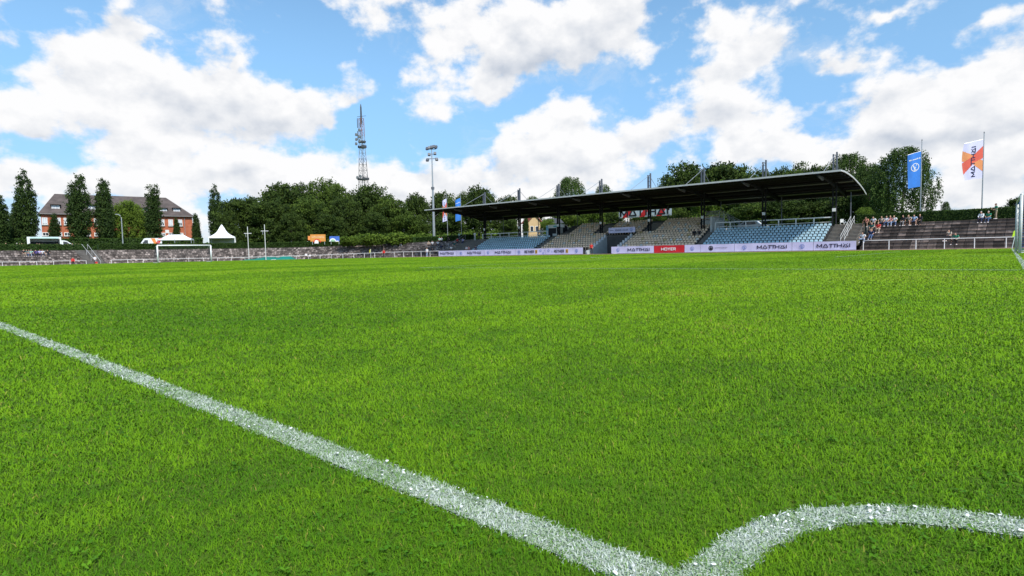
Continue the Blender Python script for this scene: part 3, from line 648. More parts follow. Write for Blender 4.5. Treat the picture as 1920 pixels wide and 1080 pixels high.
b = banner(1146, 1226, 'white banner right of the tunnel opening, badge then bold black lettering'); crest_on(b, 1158.7); word_on(b, 'MATTHÄI', 1177, 1220, NAVY)
RVIN = pmat('red_vinyl', (.58, .012, .02), .5, .06, 1.5)
b = banner(1226, 1283.5, 'bright red banner with white lettering', RVIN); word_on(b, 'HOYER', 1240, 1267, WHITE, .38, .38, .24)
b = banner(1283.5, 1313, 'short white banner beside the red one, one blue badge'); crest_on(b, 1298)
b = banner(1313, 1377, 'white banner with a black round emblem and small dark lettering'); mb = MB(); ring_poly(mb, (0, 0), .22, .32, (bx(1333), YL, .57), EX, EZ, .006)
mb.prism([(-.2, -.02), (0, .2), (.2, -.02), (.1, -.2), (-.1, -.2)], (bx(1333), YL, .57), EX, EZ, (0, -1, 0), .007); mb.build('emblem', BLACK, b)
font_text('BUSINESS BUDGET', (bx(1352), YL, .52), EX, EZ, .14, bx(1364)-bx(1340.5)).build('lettering', NAVY, b)
b = banner(1377, 1485, 'long white banner under the right blue seats, badge left of bold black lettering'); crest_on(b, 1395.7); word_on(b, 'MATTHÄI', 1419.5, 1478, NAVY)
b = banner(1485, 1525, 'short white banner near the right end, single blue badge'); crest_on(b, 1504)
b = banner(1525, 1605.6, 'white banner at the right end of the row, below the end stairs'); word_on(b, 'MATTHÄI', 1531.5, 1597, NAVY)
# ================================================================= THE COVERED STAND
Y0, RD, RR, Z0 = 78.0, .8, .35, .70                               # first row, row depth, row rise, first tread
def sx(px, y=455): return onY(px, y, Y0+.4)[0]
XA0, XA1 = sx(830), sx(881)             # left end stairs
XB0, XB1 = sx(881), sx(1002)            # left blue seats
XC0, XC1 = sx(1011), sx(1108)           # left beige seats
XT0, XT1 = XC1+.15, sx(1163)-.15        # tunnel
XD0, XD1 = sx(1163), sx(1300)           # right beige seats
XE0, XE1 = sx(1313.5), sx(1547)         # right blue seats
XF0, XF1 = sx(1547), sx(1603)           # right end stairs
stand = empty('grandstand', ((XA0+XF1)/2, 80, 0), 'long covered football stand with curved dark roof and blue and beige seats', 'grandstand')
def tier(x0, x1, rows, mat, name='tier', ycut=None, r0=0):
    mb = MB(); prof = [(Y0+RD*r0, 0), (Y0+RD*r0, Z0+RR*r0)]
    for r in range(r0, rows): prof += [(Y0+RD*(r+1), Z0+RR*r), (Y0+RD*(r+1), Z0+RR*(r+1))]
    prof += [(Y0+RD*rows+1.0, Z0+RR*rows), (Y0+RD*rows+1.0, 0)]
    mb.prism([(p[0], p[1]) for p in prof], (x0, 0, 0), (0, 1, 0), (0, 0, 1), (1, 0, 0), x1-x0)
    return mb.build(name, mat, stand)
TIERM = pmat('dark_tier_concrete', (.085, .08, .075), .95, .25, 1.2)
tier(XB0+.05, XB1, 7, TIERM); tier(XE0, XE1-.05, 7, TIERM)
tier(XC0-.1, XC1+.1, 13, TIERM); tier(XD0-.1, XD1+.35, 13, TIERM)
tier(XT0+.0, XT1+.0, 13, TIERM, r0=6)
WOODT = pmat('pale_step_tread', (.40, .35, .29), .9, .2, 2)
def steps(x0, x1, rows, name='steps', skirt=True):
    """half-height steps with pale treads"""
    mb = MB(); n = rows*2
    for i in range(n):
        y = Y0-.4+RD*i/2; z = Z0-.2+RR*(i+1)/2; mb.mi = 0; mb.box(((x0+x1)/2, (y+Y0+RD*rows)/2, z-RR/4-.02), (x1-x0, Y0+RD*rows-y, RR/2-.04))
        mb.mi = 1; mb.box(((x0+x1)/2, (y-.03+Y0+RD*rows)/2, z-.02), (x1-x0-.02, Y0+RD*rows-y+.03, .04))
    return mb.build(name, [TIERM, WOODT], stand)
steps(XA0, XB0, 8); steps(XB1+.02, XC0-.12, 8); steps(XD1+.37, XE0-.02, 7); steps(XF0-.03, XF1, 8)
# platform behind the blue blocks
DECK = pmat('paved_deck', (.16, .15, .13), .95, .25, 1)
mb = MB(); mb.box(((XA0+XC0)/2, 87.4, 1.5), (XC0-XA0-.2, 5.0, 3.4)); mb.box(((XE0+XF1)/2, 87.4, 1.5), (XF1-XE0-.1, 5.0, 3.4)); mb.build('deck', DECK, stand)
# side walls of the beige blocks above the blue ones
WALLP = pmat('pale_wall_paint', (.55, .56, .54), .8, .1, 2)
MB().box((XD1+.5, 86.0, 2.6), (.25, 4.8, 5.2)).build('side_wall', WALLP, stand); MB().box((XC0-.22, 86.2, 2.5), (.2, 4.6, 5.0)).build('side_wall', WALLP, stand)
# tunnel
TUNW = pmat('grey_tunnel_wall', (.44, .49, .51), .85, .12, 1.2)
mb = MB()
for x, s_ in ((XT0, 1), (XT1-.22, 1)):
    poly = [(76.6, 0), (76.6, Z0-.15), (Y0, Z0+.1), (Y0+RD*6, Z0+RR*6+.15), (89, Z0+RR*6+.15), (89, 0)]
    mb.prism(poly, (x, 0, 0), (0, 1, 0), (0, 0, 1), (1, 0, 0), .22)
mb.build('tunnel_wall', TUNW, stand)
mb = MB(); mb.box(((XT0+XT1)/2, 88.9, 1.5), (XT1-XT0-.46, .2, 3.0)); mb.build('tunnel_back', BLACK, stand)  # black colour stands in for the shade inside the tunnel
mb = MB(); mb.box(((XT0+XT1)/2, 86, 2.9), (XT1-XT0-.46, 6.2, .25)); mb.build('tunnel_lintel', DARKCONC, stand)
CAPM = pmat('white_cap', (.62, .64, .66), .7, .1, 2)
for r in range(6):
    for x in (XT0+.11, XT1-.11): MB().box((x, Y0+RD*r+.35, Z0+RR*r+.42), (.3, .36, .55)).build('parapet_cap', CAPM, stand)
# front kick wall
mb = MB()
for a, b_ in ((XB0, XT0-.1), (XT1+.1, XF0)): mb.box(((a+b_)/2, Y0-.32, .33), (b_-a, .2, .66))
mb.build('front_wall', DARKCONC, stand)
# seats ---------------------------------------------------------------
def seat_geo():
    """moulded shell seat with rounded back, centred on x, front at y=-.25, tread at z=0"""
    mb = MB(); n = 8
    out = [(-.18, .02), (-.195, .18), (-.18, .29), (-.12, .34), (.12, .34), (.18, .29), (.195, .18), (.18, .02)]
    mb.prism([(a, b+.38) for a, b in out], (0, .10, 0), (1, 0, 0), (0, .22, .975), (0, .975, -.22), .035)
    pan = [(-.20, -.30), (-.17, -.36), (.17, -.36), (.20, -.30), (.205, .06), (-.205, .06)]
    mb.prism(pan, (0, .10, .40), (1, 0, 0), (0, 1, -.06), (0, 0, 1), .035)
    mb.box((0, -.02, .2), (.05, .2, .38)); return mb
SG = seat_geo(); SV = np.array(SG.v); SF = SG.f
BLUESEAT = pmat('faded_blue_plastic', (.44, .60, .67), .5, .16, .5); 
def seat_mats():
    a = []
    for nm, c in (('beige_plastic', (.90, .65, .44)), ('tan_plastic', (.62, .44, .20)), ('grey_plastic', (.66, .62, .55))): a.append(pmat(nm, c, .55, .14, .5))
    return a
BEIGES = seat_mats()
spots = []                                                        # (x, y, z, colour)
def seat_rows(x0, x1, r0, r1, kind, pitch=.51):
    for r in range(r0, r1):
        n = int((x1-x0)/pitch); off = (x1-x0-n*pitch)/2
        for i in range(n):
            u = random.random(); spots.append((x0+off+(i+.5)*pitch, Y0+RD*r+.42, Z0+RR*r, kind if kind == 0 else (1 if u < .86 else (2 if u < .9 else 3))))
seat_rows(XB0+.1, XB1-.05, 0, 7, 0); seat_rows(XE0+.05, XE1-.1, 0, 7, 0)
seat_rows(XC0, XC1-.05, 0, 7, 1); seat_rows(XD0+.05, XD1+.2, 0, 7, 1)
U0 = onY(1076, 420, Y0+RD*10)[0]
seat_rows(U0, onY(1128, 425, Y0+RD*9)[0]-.8, 7, 13, 1); seat_rows(onY(1142, 425, Y0+RD*9)[0], onY(1211, 425, Y0+RD*9)[0]-.2, 7, 13, 1); seat_rows(onY(1233, 425, Y0+RD*9)[0], XD1+.1, 7, 13, 1)
spots.sort(key=lambda q: (q[0]-CAM[0])**2+(q[1]-CAM[1])**2)
near, rest = spots[:100], spots[100:]
SM = [BLUESEAT]+BEIGES; protos = []
for k in range(4):
    me = np_mesh('seat', SV, [i for f in SF for i in f], [len(f) for f in SF]); me.materials.append(SM[k]); protos.append(me)
for (x, y, z, k) in near:
    o = bpy.data.objects.new('seat', protos[k]); COL.objects.link(o); o.parent = stand; o.location = (x-stand.location[0], y-stand.location[1], z)
V = np.concatenate([SV+np.array(q[:3]) for q in rest])-np.array(stand.location); nv = len(SV); fl = np.concatenate([np.array([i for f in SF for i in f])+j*nv for j in range(len(rest))])
me = np_mesh('seating_rows', V, fl, np.tile([len(f) for f in SF], len(rest)), False, np.repeat([q[3] for q in rest], len(SF)))
for m_ in SM: me.materials.append(m_)
o = link_mesh('seating_rows', me, None, stand); o['kind'] = 'stuff'; o['label'] = 'rows of blue and beige plastic seats'
# upper aisles between the beige blocks
def aisle(x0, x1, r0, r1):
    mb = MB()
    for i in range((r1-r0)*2):
        y = Y0+RD*r0+RD*i/2; z = Z0+RR*r0+RR*(i+1)/2; mb.box(((x0+x1)/2, y+.22, z-.03), (x1-x0, .42, .06))
    mb.build('aisle_steps', WOODT, stand)
aisle(onY(1129, 425, Y0+RD*9)[0]-.6, onY(1140, 425, Y0+RD*9)[0], 7, 12); aisle(onY(1213, 425, Y0+RD*9)[0], onY(1231, 425, Y0+RD*9)[0], 7, 12); aisle(XC0-.1, U0-.2, 7, 9)
# back fence of the upper tier
GREENNET = pmat('dark_green_fence', (.02, .045, .035), .8, .2, 2)
mb = MB(); yb = Y0+RD*13+.8
for x in np.arange(XC0, XD1+.3, 1.6): mb.beam((x, yb, 5.0), (x, yb, 6.35), .05)
for z in (5.35, 5.6, 5.85, 6.1, 6.35): mb.beam((XC0, yb, z), (XD1+.3, yb, z), .04)
mb.build('back_fence', GREENNET, stand)
# white railings behind the blue blocks
def deck_rail(x0, x1, y, z, n):
    mb = MB(); mb.beam((x0, y, z+1.12), (x1, y, z+1.12), .13, .13); mb.beam((x0, y, z+.5), (x1, y, z+.5), .07, .07)
    for i in range(n+1): x = x0+(x1-x0)*i/n; mb.beam((x, y, z), (x, y, z+1.1), .12)
    mb.build('deck_railing', pmat('pale_rail', (.80, .79, .76), .6, .06, 2), stand)
deck_rail(onY(1341, 425, 84)[0], onY(1561, 415, 84)[0], 84.0, 3.2, 7); deck_rail(onY(905, 440, 84)[0], onY(1027, 440, 84)[0], 84.0, 3.2, 7)
# roof -------------------------------------------------------------------
RX0, RX1 = -88.2, -15.15
RP = [(75.0, 9.20), (77.0, 9.27), (79.5, 9.19), (82., 9.02), (84.5, 8.72), (87., 8.36), (89.2, 7.96), (91.0, 7.50)]
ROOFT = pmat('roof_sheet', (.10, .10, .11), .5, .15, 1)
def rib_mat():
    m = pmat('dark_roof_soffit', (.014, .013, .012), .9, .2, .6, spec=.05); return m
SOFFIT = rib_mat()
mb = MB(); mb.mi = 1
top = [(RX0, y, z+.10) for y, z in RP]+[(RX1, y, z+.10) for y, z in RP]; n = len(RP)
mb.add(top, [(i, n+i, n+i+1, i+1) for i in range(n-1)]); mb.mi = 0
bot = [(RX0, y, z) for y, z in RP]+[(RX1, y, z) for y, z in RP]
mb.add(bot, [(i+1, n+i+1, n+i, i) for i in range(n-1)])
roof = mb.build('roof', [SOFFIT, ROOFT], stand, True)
TRIM = pmat('pale_roof_edge', (.50, .50, .49), .5, .08, 2)
mb = MB(); mb.box(((RX0+RX1)/2, 74.96, 9.24), (RX1-RX0+.1, .08, .20))
for x in (RX0, RX1):
    for (a, b_) in zip(RP[:-1], RP[1:]): mb.beam((x, a[0], a[1]+.05), (x, b_[0], b_[1]+.05), .08, .18)
mb.box(((RX0+RX1)/2, 91.03, 7.53), (RX1-RX0+.1, .08, .2)); mb.build('roof_edge', TRIM, roof)
mb = MB()
for (y, z) in ((76.4, 9.06), (78.2, 9.04), (80.2, 8.96), (82.4, 8.78), (85.4, 8.40), (87.6, 8.08), (90.3, 7.62)): mb.beam((RX0+.1, y, z), (RX1-.1, y, z), .16, .26)
mb.build('purlin', DARKSHADESTEEL, roof)
PALEP = pmat('translucent_roof_strip', (.10, .095, .085), .6, .15, 1.5)
mb = MB()
for (a, b_) in ((RP[5], RP[6]), (RP[3], RP[4])):
    y0, z0, y1, z1 = a[0]+.35, a[1]-.04-(.35)*.2, b_[0]-.15, b_[1]-.03
    k = [-80.4, -71.2, -62, -53, -44, -35.2, -26.35, -17.55]
    for x0, x1 in zip(k[:-1], k[1:]): mb.add([(x0+.5, y0, z0), (x1-.5, y0, z0), (x1-.5, y1, z1), (x0+.5, y1, z1)], [(0, 1, 2, 3)])
    mb.add([(k[-1]+.4, y0, z0), (RX1-.2, y0, z0), (RX1-.2, y1, z1), (k[-1]+.4, y1, z1)], [(0, 1, 2, 3)])
mb.build('roof_strip', PALEP, roof)
MX = [-80.4, -71.25, -62.05, -53.05, -44.0, -35.2, -26.35, -17.55]
for x in MX:
    mb = MB()
    for dx in (-.2, .2): mb.beam((x+dx, 84, 3.0), (x+dx, 84, 8.7), .14, .3, (0, 1, 0))
    for z in np.arange(3.4, 8.6, .62): mb.beam((x-.2, 84, z), (x+.2, 84, z), .08, .1, (0, 1, 0))
    col_ = mb.build('column', DARKSHADESTEEL, stand)  # shade below the roof is put into the column's dark colour
    mb = MB()
    for dx in (-.2, .2): mb.beam((x+dx, 84, 8.7), (x+dx, 84, 12.7 if dx > 0 else 12.45), .15, .3, (0, 1, 0))
    for z in np.arange(8.9, 12.5, .62): mb.beam((x-.13, 84, z), (x+.13, 84, z), .05, .16, (0, 1, 0))
    mb.build('mast', GREYSTEEL, col_)
    # curved cantilever girder under the roof
    mb = MB()
    for (a, b_) in zip(RP[:-1], RP[1:]):
        d0 = .25+.45*max(0, 1-abs(a[0]-84)/8); d1 = .25+.45*max(0, 1-abs(b_[0]-84)/8)
        mb.add([(x+sx_*.11, q[0], q[1]-.02-dd) for sx_ in (-1, 1) for q, dd in ((a, 0), (b_, 0), (b_, d1), (a, d0))], [(3, 2, 1, 0), (4, 5, 6, 7), (0, 1, 5, 4), (1, 2, 6, 5), (2, 3, 7, 6), (3, 0, 4, 7)])
    mb.build('girder', DARKSHADESTEEL, stand)
    mb = MB(); mb.beam((x, 75.6, 9.0), (x, 77.6, 8.7), .22, .35); mb.build('bracket', GREYSTEEL, stand)
    mb = MB(); mb.tube([(x, 84, 12.4), (x, 77.2, 9.32)], .035, 5); mb.tube([(x, 84, 12.4), (x, 90.6, 7.75)], .035, 5); mb.build('tie_cable', STEEL, stand)
    mb = MB(); mb.box((x, 83.8, 5.25), (.42, .06, .42)); mb.build('number_plate', WHITE, stand)
    mb = MB(); mb.tube([(x+1.05, 88.5, 3.0), (x+1.05, 88.5, 7.8)], .07, 6); mb.build('downpipe', GREYSTEEL, stand)
# hanging pipe rail under the roof between two columns
# handrails
def handrail(name, label, a, b_, n, z_h=.95, mat=PALEGREY, par=None):
    a = Vector(a); b_ = Vector(b_); root = par or empty(name, ((a+b_)/2)[:], label, 'handrail'); mb = MB()
    mb.tube([a+Vector((0, 0, z_h)), b_+Vector((0, 0, z_h))], .032, 6); mb.tube([a+Vector((0, 0, z_h*.5)), b_+Vector((0, 0, z_h*.5))], .03, 6)
    for i in range(n+1): p = a.lerp(b_, i/n); mb.tube([p, p+Vector((0, 0, z_h))], .028, 6)
    mb.build('handrail', mat, root); return root
xm = (XF0+XF1)/2
handrail('', '', (xm+.1, Y0+.2, Z0+.1), (xm+.1, Y0+RD*7.6, Z0+RR*7.6), 3, par=stand); handrail('', '', (xm+.5, Y0+.2, Z0+.1), (xm+.5, Y0+RD*7.6, Z0+RR*7.6), 3, par=stand)
handrail('', '', (XA0+.5, Y0+.0, Z0), (XA0+.5, Y0+RD*8, Z0+RR*8), 4, par=stand, mat=STEEL, z_h=1.0)
# sign on the tunnel
ys = Y0+RD*5.2; q0, q1 = onY(1141.5, 437.5, ys), onY(1191, 435.5, ys); zt = onY(1141, 427.5, ys)[2]; zb = q0[2]
sg = empty('tunnel_sign', ((q0[0]+q1[0])/2, ys, zb), 'pale sign over the players tunnel with dark lettering and blue badge', 'sign')
MB().box(((q0[0]+q1[0])/2, ys, (zb+zt)/2), (q1[0]-q0[0], .12, zt-zb)).build('panel', VINYL, sg)
W_ = q1[0]-q0[0]; zc = (zb+zt)/2
font_text('RENNER CELLER', (q0[0]+W_*.5, ys-.07, zc-.15), EX, EZ, .30, W_*.50).build('lettering', NAVY, sg)
MB().box((q0[0]+W_*.12, ys-.068, zc), (W_*.15, .01, .06)).build('line', NAVY, sg)
mb = MB(); crest(mb, (0, 0), .26, (q0[0]+W_*.86, ys-.07, zc), EX, EZ, .008); mb.build('emblem', CRESTBLUE, sg)
# big banner hung at the back
yk = 92.7; a = onY(1160.5, 409, yk); b_ = onY(1259.5, 403.5, yk); zt0 = onY(1160.5, 391.5, yk)[2]; zt1 = onY(1259.5, 385.5, yk)[2]
rt = empty('hanging_banner', ((a[0]+b_[0])/2, yk, a[2]), 'large white banner with red slashes and black lettering hung behind the upper seats', 'banner')
z0 = (a[2]+b_[2])/2; z1 = (zt0+zt1)/2; H = z1-z0; x0, x1 = a[0], b_[0]; Wd = x1-x0
BANM = pmat('thin_white_banner', (.86, .86, .88), .6, .03, 1.5); _nt = BANM.node_tree; _t = _nt.nodes.new('ShaderNodeBsdfTranslucent'); _t.inputs[0].default_value = (.9, .9, .92, 1); _m = _nt.nodes.new('ShaderNodeMixShader'); _m.inputs[0].default_value = .62
_nt.links.new(_nt.nodes['Principled BSDF'].outputs[0], _m.inputs[1]); _nt.links.new(_t.outputs[0], _m.inputs[2]); _nt.links.new(_m.outputs[0], _nt.nodes['Material Output'].inputs[0])
mb = MB(); mb.add([(x0, yk, z0), (x1, yk, z0), (x1, yk, z1), (x0, yk, z1)], [(0, 1, 2, 3)]); mb.build('cloth', BANM, rt)
for f in (.07, .40, .72): MB().prism([(f*Wd, 0), ((f+.10)*Wd, 0), ((f+.21)*Wd, H), ((f+.11)*Wd, H)], (x0, yk-.028, z0), EX, EZ, (0, -1, 0), .004).build('slash', RED, rt)
poster_text('MATTHÄI', (x0+.03*Wd, yk-.036, z0+.14*H), EX, EZ, H*.72, width=Wd*.95, weight=.22).build('lettering', BLACK, rt)
# metal stairs and white booth beside the upper seats
bt = empty('metal_staircase', (*onY(1335, 420, 86.5)[:2], 3.2), 'grey metal stairs with railings descending beside the upper beige seats', 'staircase')
p_hi = onY(1333, 409, 86.5); p_lo = onY(1388, 424, 86.5); xh, xl = p_hi[0], p_lo[0]; zhi = p_hi[2]
mb = MB(); mb.box((xh+.2, 87, zhi-.05), (2.4, 1.6, .1))
for i in range(9): f = (i+.5)/9; mb.box((xh+1.4+(xl-xh-1.4)*f, 87, zhi-.1-(zhi-3.3)*f), (.32, 1.4, .05))
mb.build('tread', STEEL, bt)
mb = MB()
for y in (86.25, 87.8):
    for dzv in (1.05, .6): mb.tube([(xh-.9, y, zhi+dzv), (xh+1.4, y, zhi+dzv), (xl, y, 3.3+dzv)], .035, 6)
    for i in range(10): mb.tube([(xh-.9+.25*i, y, zhi), (xh-.9+.25*i, y, zhi+1.05)], .018, 5)
    for i in range(5): f = i/4; x = xh+1.4+(xl-xh-1.4)*f; z = zhi-(zhi-3.3)*f; mb.tube([(x, y, z), (x, y, z+1.05)], .03, 6)
mb.build('handrail', STEEL, bt)
w0, w1 = onY(1318, 425, 85.5)[0], onY(1349, 425, 85.5)[0]
bo = empty('white_booth', ((w0+w1)/2, 85.6, 3.2), 'small white walled booth under the metal stairs', 'booth')
MB().box(((w0+w1)/2, 85.75, 3.95), (w1-w0, 1.2, 1.7)).build('wall', WALLP, bo); MB().box(((w0+w1)/2, 85.7, 4.86), (w1-w0+.2, 1.4, .1)).build('roof', STEEL, bo)
MB().box((w1-1.0, 85.13, 3.9), (.8, .05, 1.5)).build('door', WHITE, bo)
# refreshment kiosk behind the left rail
k0 = onY(1024, 440, 85.5); kx = k0[0]
ks = empty('kiosk', (kx+2, 86, 3.2), 'small light blue kiosk with white sign beside the left stairs', 'kiosk')
MB().box((kx+2.1, 86.3, 4.25), (3.6, 1.2, 2.1)).build('wall', BLACK, ks); MB().box((kx+.2, 85.66, 4.3), (.5, .1, 2.2)).build('post', pmat('light_blue_post', (.25, .55, .75), .6, .1, 2), ks)
MB().box((kx+2.3, 85.6, 5.2), (3.7, .16, .62)).build('signboard', WHITE, ks); MB().box((kx+2.5, 85.51, 5.2), (1.6, .02, .22)).build('stripe', pmat('turquoise', (.05, .5, .55), .6, .05, 2), ks)
MB().box((kx+2.4, 85.62, 3.65), (1.9, .12, .4)).build('counter', WHITE, ks)
# ================================================================= TREES
POSTW = pmat('white_post', (.62, .63, .60), .4, .08, 3)
BARK = pmat('bark', (.07, .055, .042), .95, .3, 4)
LEAF_DARK = foliage_mat('dark_leaves', (.014, .030, .006), (.070, .108, .016), .22, .5)
LEAF_MID = foliage_mat('mid_green_leaves', (.022, .046, .007), (.100, .150, .020), .25, .5)
LEAF_LIGHT = foliage_mat('light_green_leaves', (.035, .070, .008), (.17, .25, .03), .3, .5)
LEAF_COL = foliage_mat('columnar_leaves', (.012, .028, .007), (.055, .092, .018), .2, .5)
LEAF_BIRCH = foliage_mat('birch_leaves', (.022, .046, .010), (.11, .175, .035), .28, .4)
def crown_pts(blobs, n, clump, nclump, fill=.2):
    """leaf positions: clumps scattered over the outside of overlapping ellipsoids, plus some inside"""
    vol = np.array([b[3]*b[4]*b[5] for b in blobs])**(2/3); pr = vol/vol.sum(); B = np.array(blobs)
    k = rng.choice(len(blobs), nclump, p=pr); d = rng.normal(size=(nclump, 3)); d /= np.linalg.norm(d, axis=1)[:, None]
    rad = np.where(rng.random(nclump) < fill, rng.random(nclump)**.5, .86+.2*rng.random(nclump))
    cc = B[k, :3]+d*B[k, 3:6]*rad[:, None]; tone_c = rng.normal(.42, .17, nclump)
    j = rng.integers(0, nclump, n); off = rng.normal(size=(n, 3))*clump*np.array([1, 1, .62])
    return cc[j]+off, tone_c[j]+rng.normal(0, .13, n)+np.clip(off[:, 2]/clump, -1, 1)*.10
def tree_mesh(blobs, n, leaf, clump, nclump, mat, fill=.2):
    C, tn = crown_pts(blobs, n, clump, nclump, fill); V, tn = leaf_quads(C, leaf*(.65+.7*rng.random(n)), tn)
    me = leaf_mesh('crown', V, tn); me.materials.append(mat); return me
def trunk_mesh(h, r, limbs, lean=.0):
    mb = MB(); mb.tube([(0, 0, -.3), (lean*.2, 0, h*.4), (lean, 0, h)], [r, r*.75, r*.3], 8)
    for (z, a, l, u) in limbs: mb.tube([(lean*z/h, 0, z), (math.cos(a)*l*.5, math.sin(a)*l*.5, z+u*.6), (math.cos(a)*l, math.sin(a)*l, z+u)], [r*.5, r*.3, r*.1], 6)
    V = np.array(mb.v); me = np_mesh('trunk', V, [i for f in mb.f for i in f], [len(f) for f in mb.f], True); me.materials.append(BARK); return me
def broad(seed, w=1., flat=1.):
    """blobs of a broadleaf crown, 10 m tall, about 9 m across"""
    r = random.Random(seed); B = [(0, 0, 5.6, 3.0*w, 3.0*w, 3.2*flat)]
    for i in range(11): a = i*2.4+r.random(); rr = (1.6+1.6*r.random())*w; z = 3.6+5.0*r.random(); q = 1.2+.9*r.random(); B.append((rr*math.cos(a)*(1.25-.07*z), rr*math.sin(a)*(1.25-.07*z), z, q*w, q*w, q*.8))
    B += [(.7*r.random(), .5, 8.6, 1.3*w, 1.3*w, 1.1), (-2.6*w, -1, 2.6, 1.5*w, 1.5*w, 1.3), (2.7*w, .6, 2.4, 1.5*w, 1.5*w, 1.3), (0, -2.6*w, 2.5, 1.6*w, 1.4*w, 1.4), (.3, 2.4*w, 2.6, 1.6*w, 1.4*w, 1.4)]
    return B
LIMBS = [(2.4, .3, 2.6, 2.6), (3.0, 2.3, 2.4, 2.8), (3.6, 4.3, 2.4, 2.4), (4.6, 5.4, 1.8, 2.4), (5.2, 1.2, 1.6, 2.4)]
BROAD = [(tree_mesh(broad(s, 1.0+.1*(s % 3), 1.0), 15000, .29, .38, 420, m_, .15), trunk_mesh(7.5, .26, LIMBS)) for s, m_ in ((1, LEAF_DARK), (2, LEAF_MID), (3, LEAF_DARK), (4, LEAF_LIGHT), (5, LEAF_MID))]
def column_blobs(seed, tips):
    r = random.Random(seed); B = []
    for (x, y, top, w) in tips:
        z = .8
        while z < top-.3:
            f = z/top; q = w*(.62+.5*min(1, f*2.6))*(1 if f < .5 else (1-((f-.5)/.5)**1.7*.82)); B.append((x*(.5+.5*f)+r.uniform(-.1, .1), y+r.uniform(-.2, .2), z, q, q, .85)); z += .75
    return B
COLT = []
for s, tips in ((21, [(0, 0, 10, 1.25), (-.75, .2, 8.9, .8), (.85, 0, 8.5, .8)]), (22, [(.25, 0, 10, 1.25), (-.75, 0, 9.0, .95)]), (23, [(0, 0, 10, 1.3), (.5, .1, 9.6, .9)]), (24, [(-.55, 0, 9.5, .85), (0, .1, 9.7, .9), (.55, 0, 10, .9)]), (25, [(0, 0, 10, 1.05)])):
    COLT.append((tree_mesh(column_blobs(s, tips), 15000, .20, .2, 900, LEAF_COL, .12), trunk_mesh(6, .16, [])))
def birch_mesh(seed):
    r = np.random.default_rng(seed); C = []; T = []
    for i in range(900):                                         # short hanging sprays all through a rounded crown
        a = r.random()*6.283; z = 2.2+7.6*r.random()**.85; R_ = 3.9*np.sqrt(np.clip(1-((z-4.9)/5.1)**2, .02, 1))*(.25+.75*r.random()**.5)*(1+.16*math.sin(a*3+z)); L_ = (.35+1.0*r.random())*(1.5 if R_ > 2.6 and z < 6 else 1); n = int(16+12*L_)
        u = r.random(n); x = R_*math.cos(a); y = R_*math.sin(a); C.append(np.stack([x+r.normal(0, .13, n), y+r.normal(0, .13, n), z-u*L_+.3*(1-u)], 1)); T.append(np.full(n, r.normal(.42, .17))+r.normal(0, .1, n))
    C = np.concatenate(C); C[:, 2] = np.maximum(C[:, 2], .25); V, tn = leaf_quads(C, .125*(.7+.6*r.random(len(C)))*1.35, np.concatenate(T)); me = leaf_mesh('crown', V, tn); me.materials.append(LEAF_BIRCH); return me
BIRCH = [(birch_mesh(5), trunk_mesh(8.8, .17, [(3.2, .4, 1.6, 2.2), (4.0, 2.6, 1.7, 2.0), (5.0, 4.6, 1.4, 2.0)], .3)), (birch_mesh(6), trunk_mesh(8.8, .17, [(3.0, 1.4, 1.6, 2.2), (4.4, 3.6, 1.5, 2.0)], -.2))]
def plant(kind, name, label, px, ptop, D, wpx=None, z0=None, group=None, rz=None, base_w=9.):
    """tree whose stem stands at distance D in the direction of picture column px and whose top reaches row ptop"""
    p = atD(px, 445, D); z = TZ+dz(p[0]) if z0 is None else z0; top = atD(px, ptop, D)[2]; h = top-z; sc = h/10.
    sw = sc if wpx is None else wpx*(D*math.cos(math.atan((px-960)/F)))/F/base_w*(.74 if base_w < 3.4 else 1.0)
    root = empty(name, (p[0], p[1], z), label, 'tree', group, random.uniform(0, 6.28) if rz is None else rz); root.scale = (sw, sw, sc)
    cm, tm = kind; c = link_mesh('crown', cm, None, root); t = link_mesh('trunk', tm, None, root); return root
VIEWROT = YAW
G1 = 'columnar trees in front of the brick building'
plant(COLT[0], 'columnar_tree', 'columnar tree cut by the left picture edge', -3, 352, 166, 46, rz=VIEWROT+.9, base_w=3.2)
plant(COLT[0], 'columnar_tree', 'tallest columnar tree with several pointed tips left of the brick building', 52, 318, 170, 46, rz=VIEWROT+.7, base_w=3.2)
plant(COLT[4], 'columnar_tree', 'low columnar tree leaning on the left side of the tallest one', 33, 378, 172, 26, rz=VIEWROT+.5, base_w=2.4)
plant(COLT[1], 'columnar_tree', 'twin-tipped columnar tree in front of the left half of the brick building', 151, 325, 170, 50, rz=VIEWROT+.75, base_w=3.3)
plant(COLT[2], 'columnar_tree', 'dark columnar tree between the twin-tipped one and the street lamp', 197, 334, 172, 40, rz=VIEWROT+.7, base_w=3.0)
plant(COLT[3], 'columnar_tree', 'three-tipped columnar tree above the white van', 290, 346, 174, 37, rz=VIEWROT+.62, base_w=2.9)
plant(COLT[4], 'columnar_tree', 'small young columnar tree before the left end wall of the brick building', 103, 400, 174, 22, rz=1, base_w=2.4)
plant(COLT[4], 'columnar_tree', 'slim young columnar tree behind the wide white canopy tent', 332, 408, 178, 15, rz=2, base_w=2.4)
plant(COLT[4], 'columnar_tree', 'slim columnar tree at the right end of the brick building', 369, 400, 180, 18, rz=3, base_w=2.4)
plant(COLT[0], 'columnar_tree', 'tall slender columnar tree standing alone beside the pointed white tent', 407, 346, 180, 35, rz=VIEWROT+.5, base_w=3.2)
for i, (k, px, top, w, D, lab) in enumerate([(3, 232, 376, 62, 180, 'light green bushy tree behind the street lamp'), (3, 262, 384, 40, 179, 'smaller light green tree left of the three-tipped columnar tree'),
        (4, 8, 400, 60, 182, 'bushy tree at the far left behind the columnar trees')]):
    plant(BROAD[k], 'broadleaf_tree', lab, px, top, D, w)
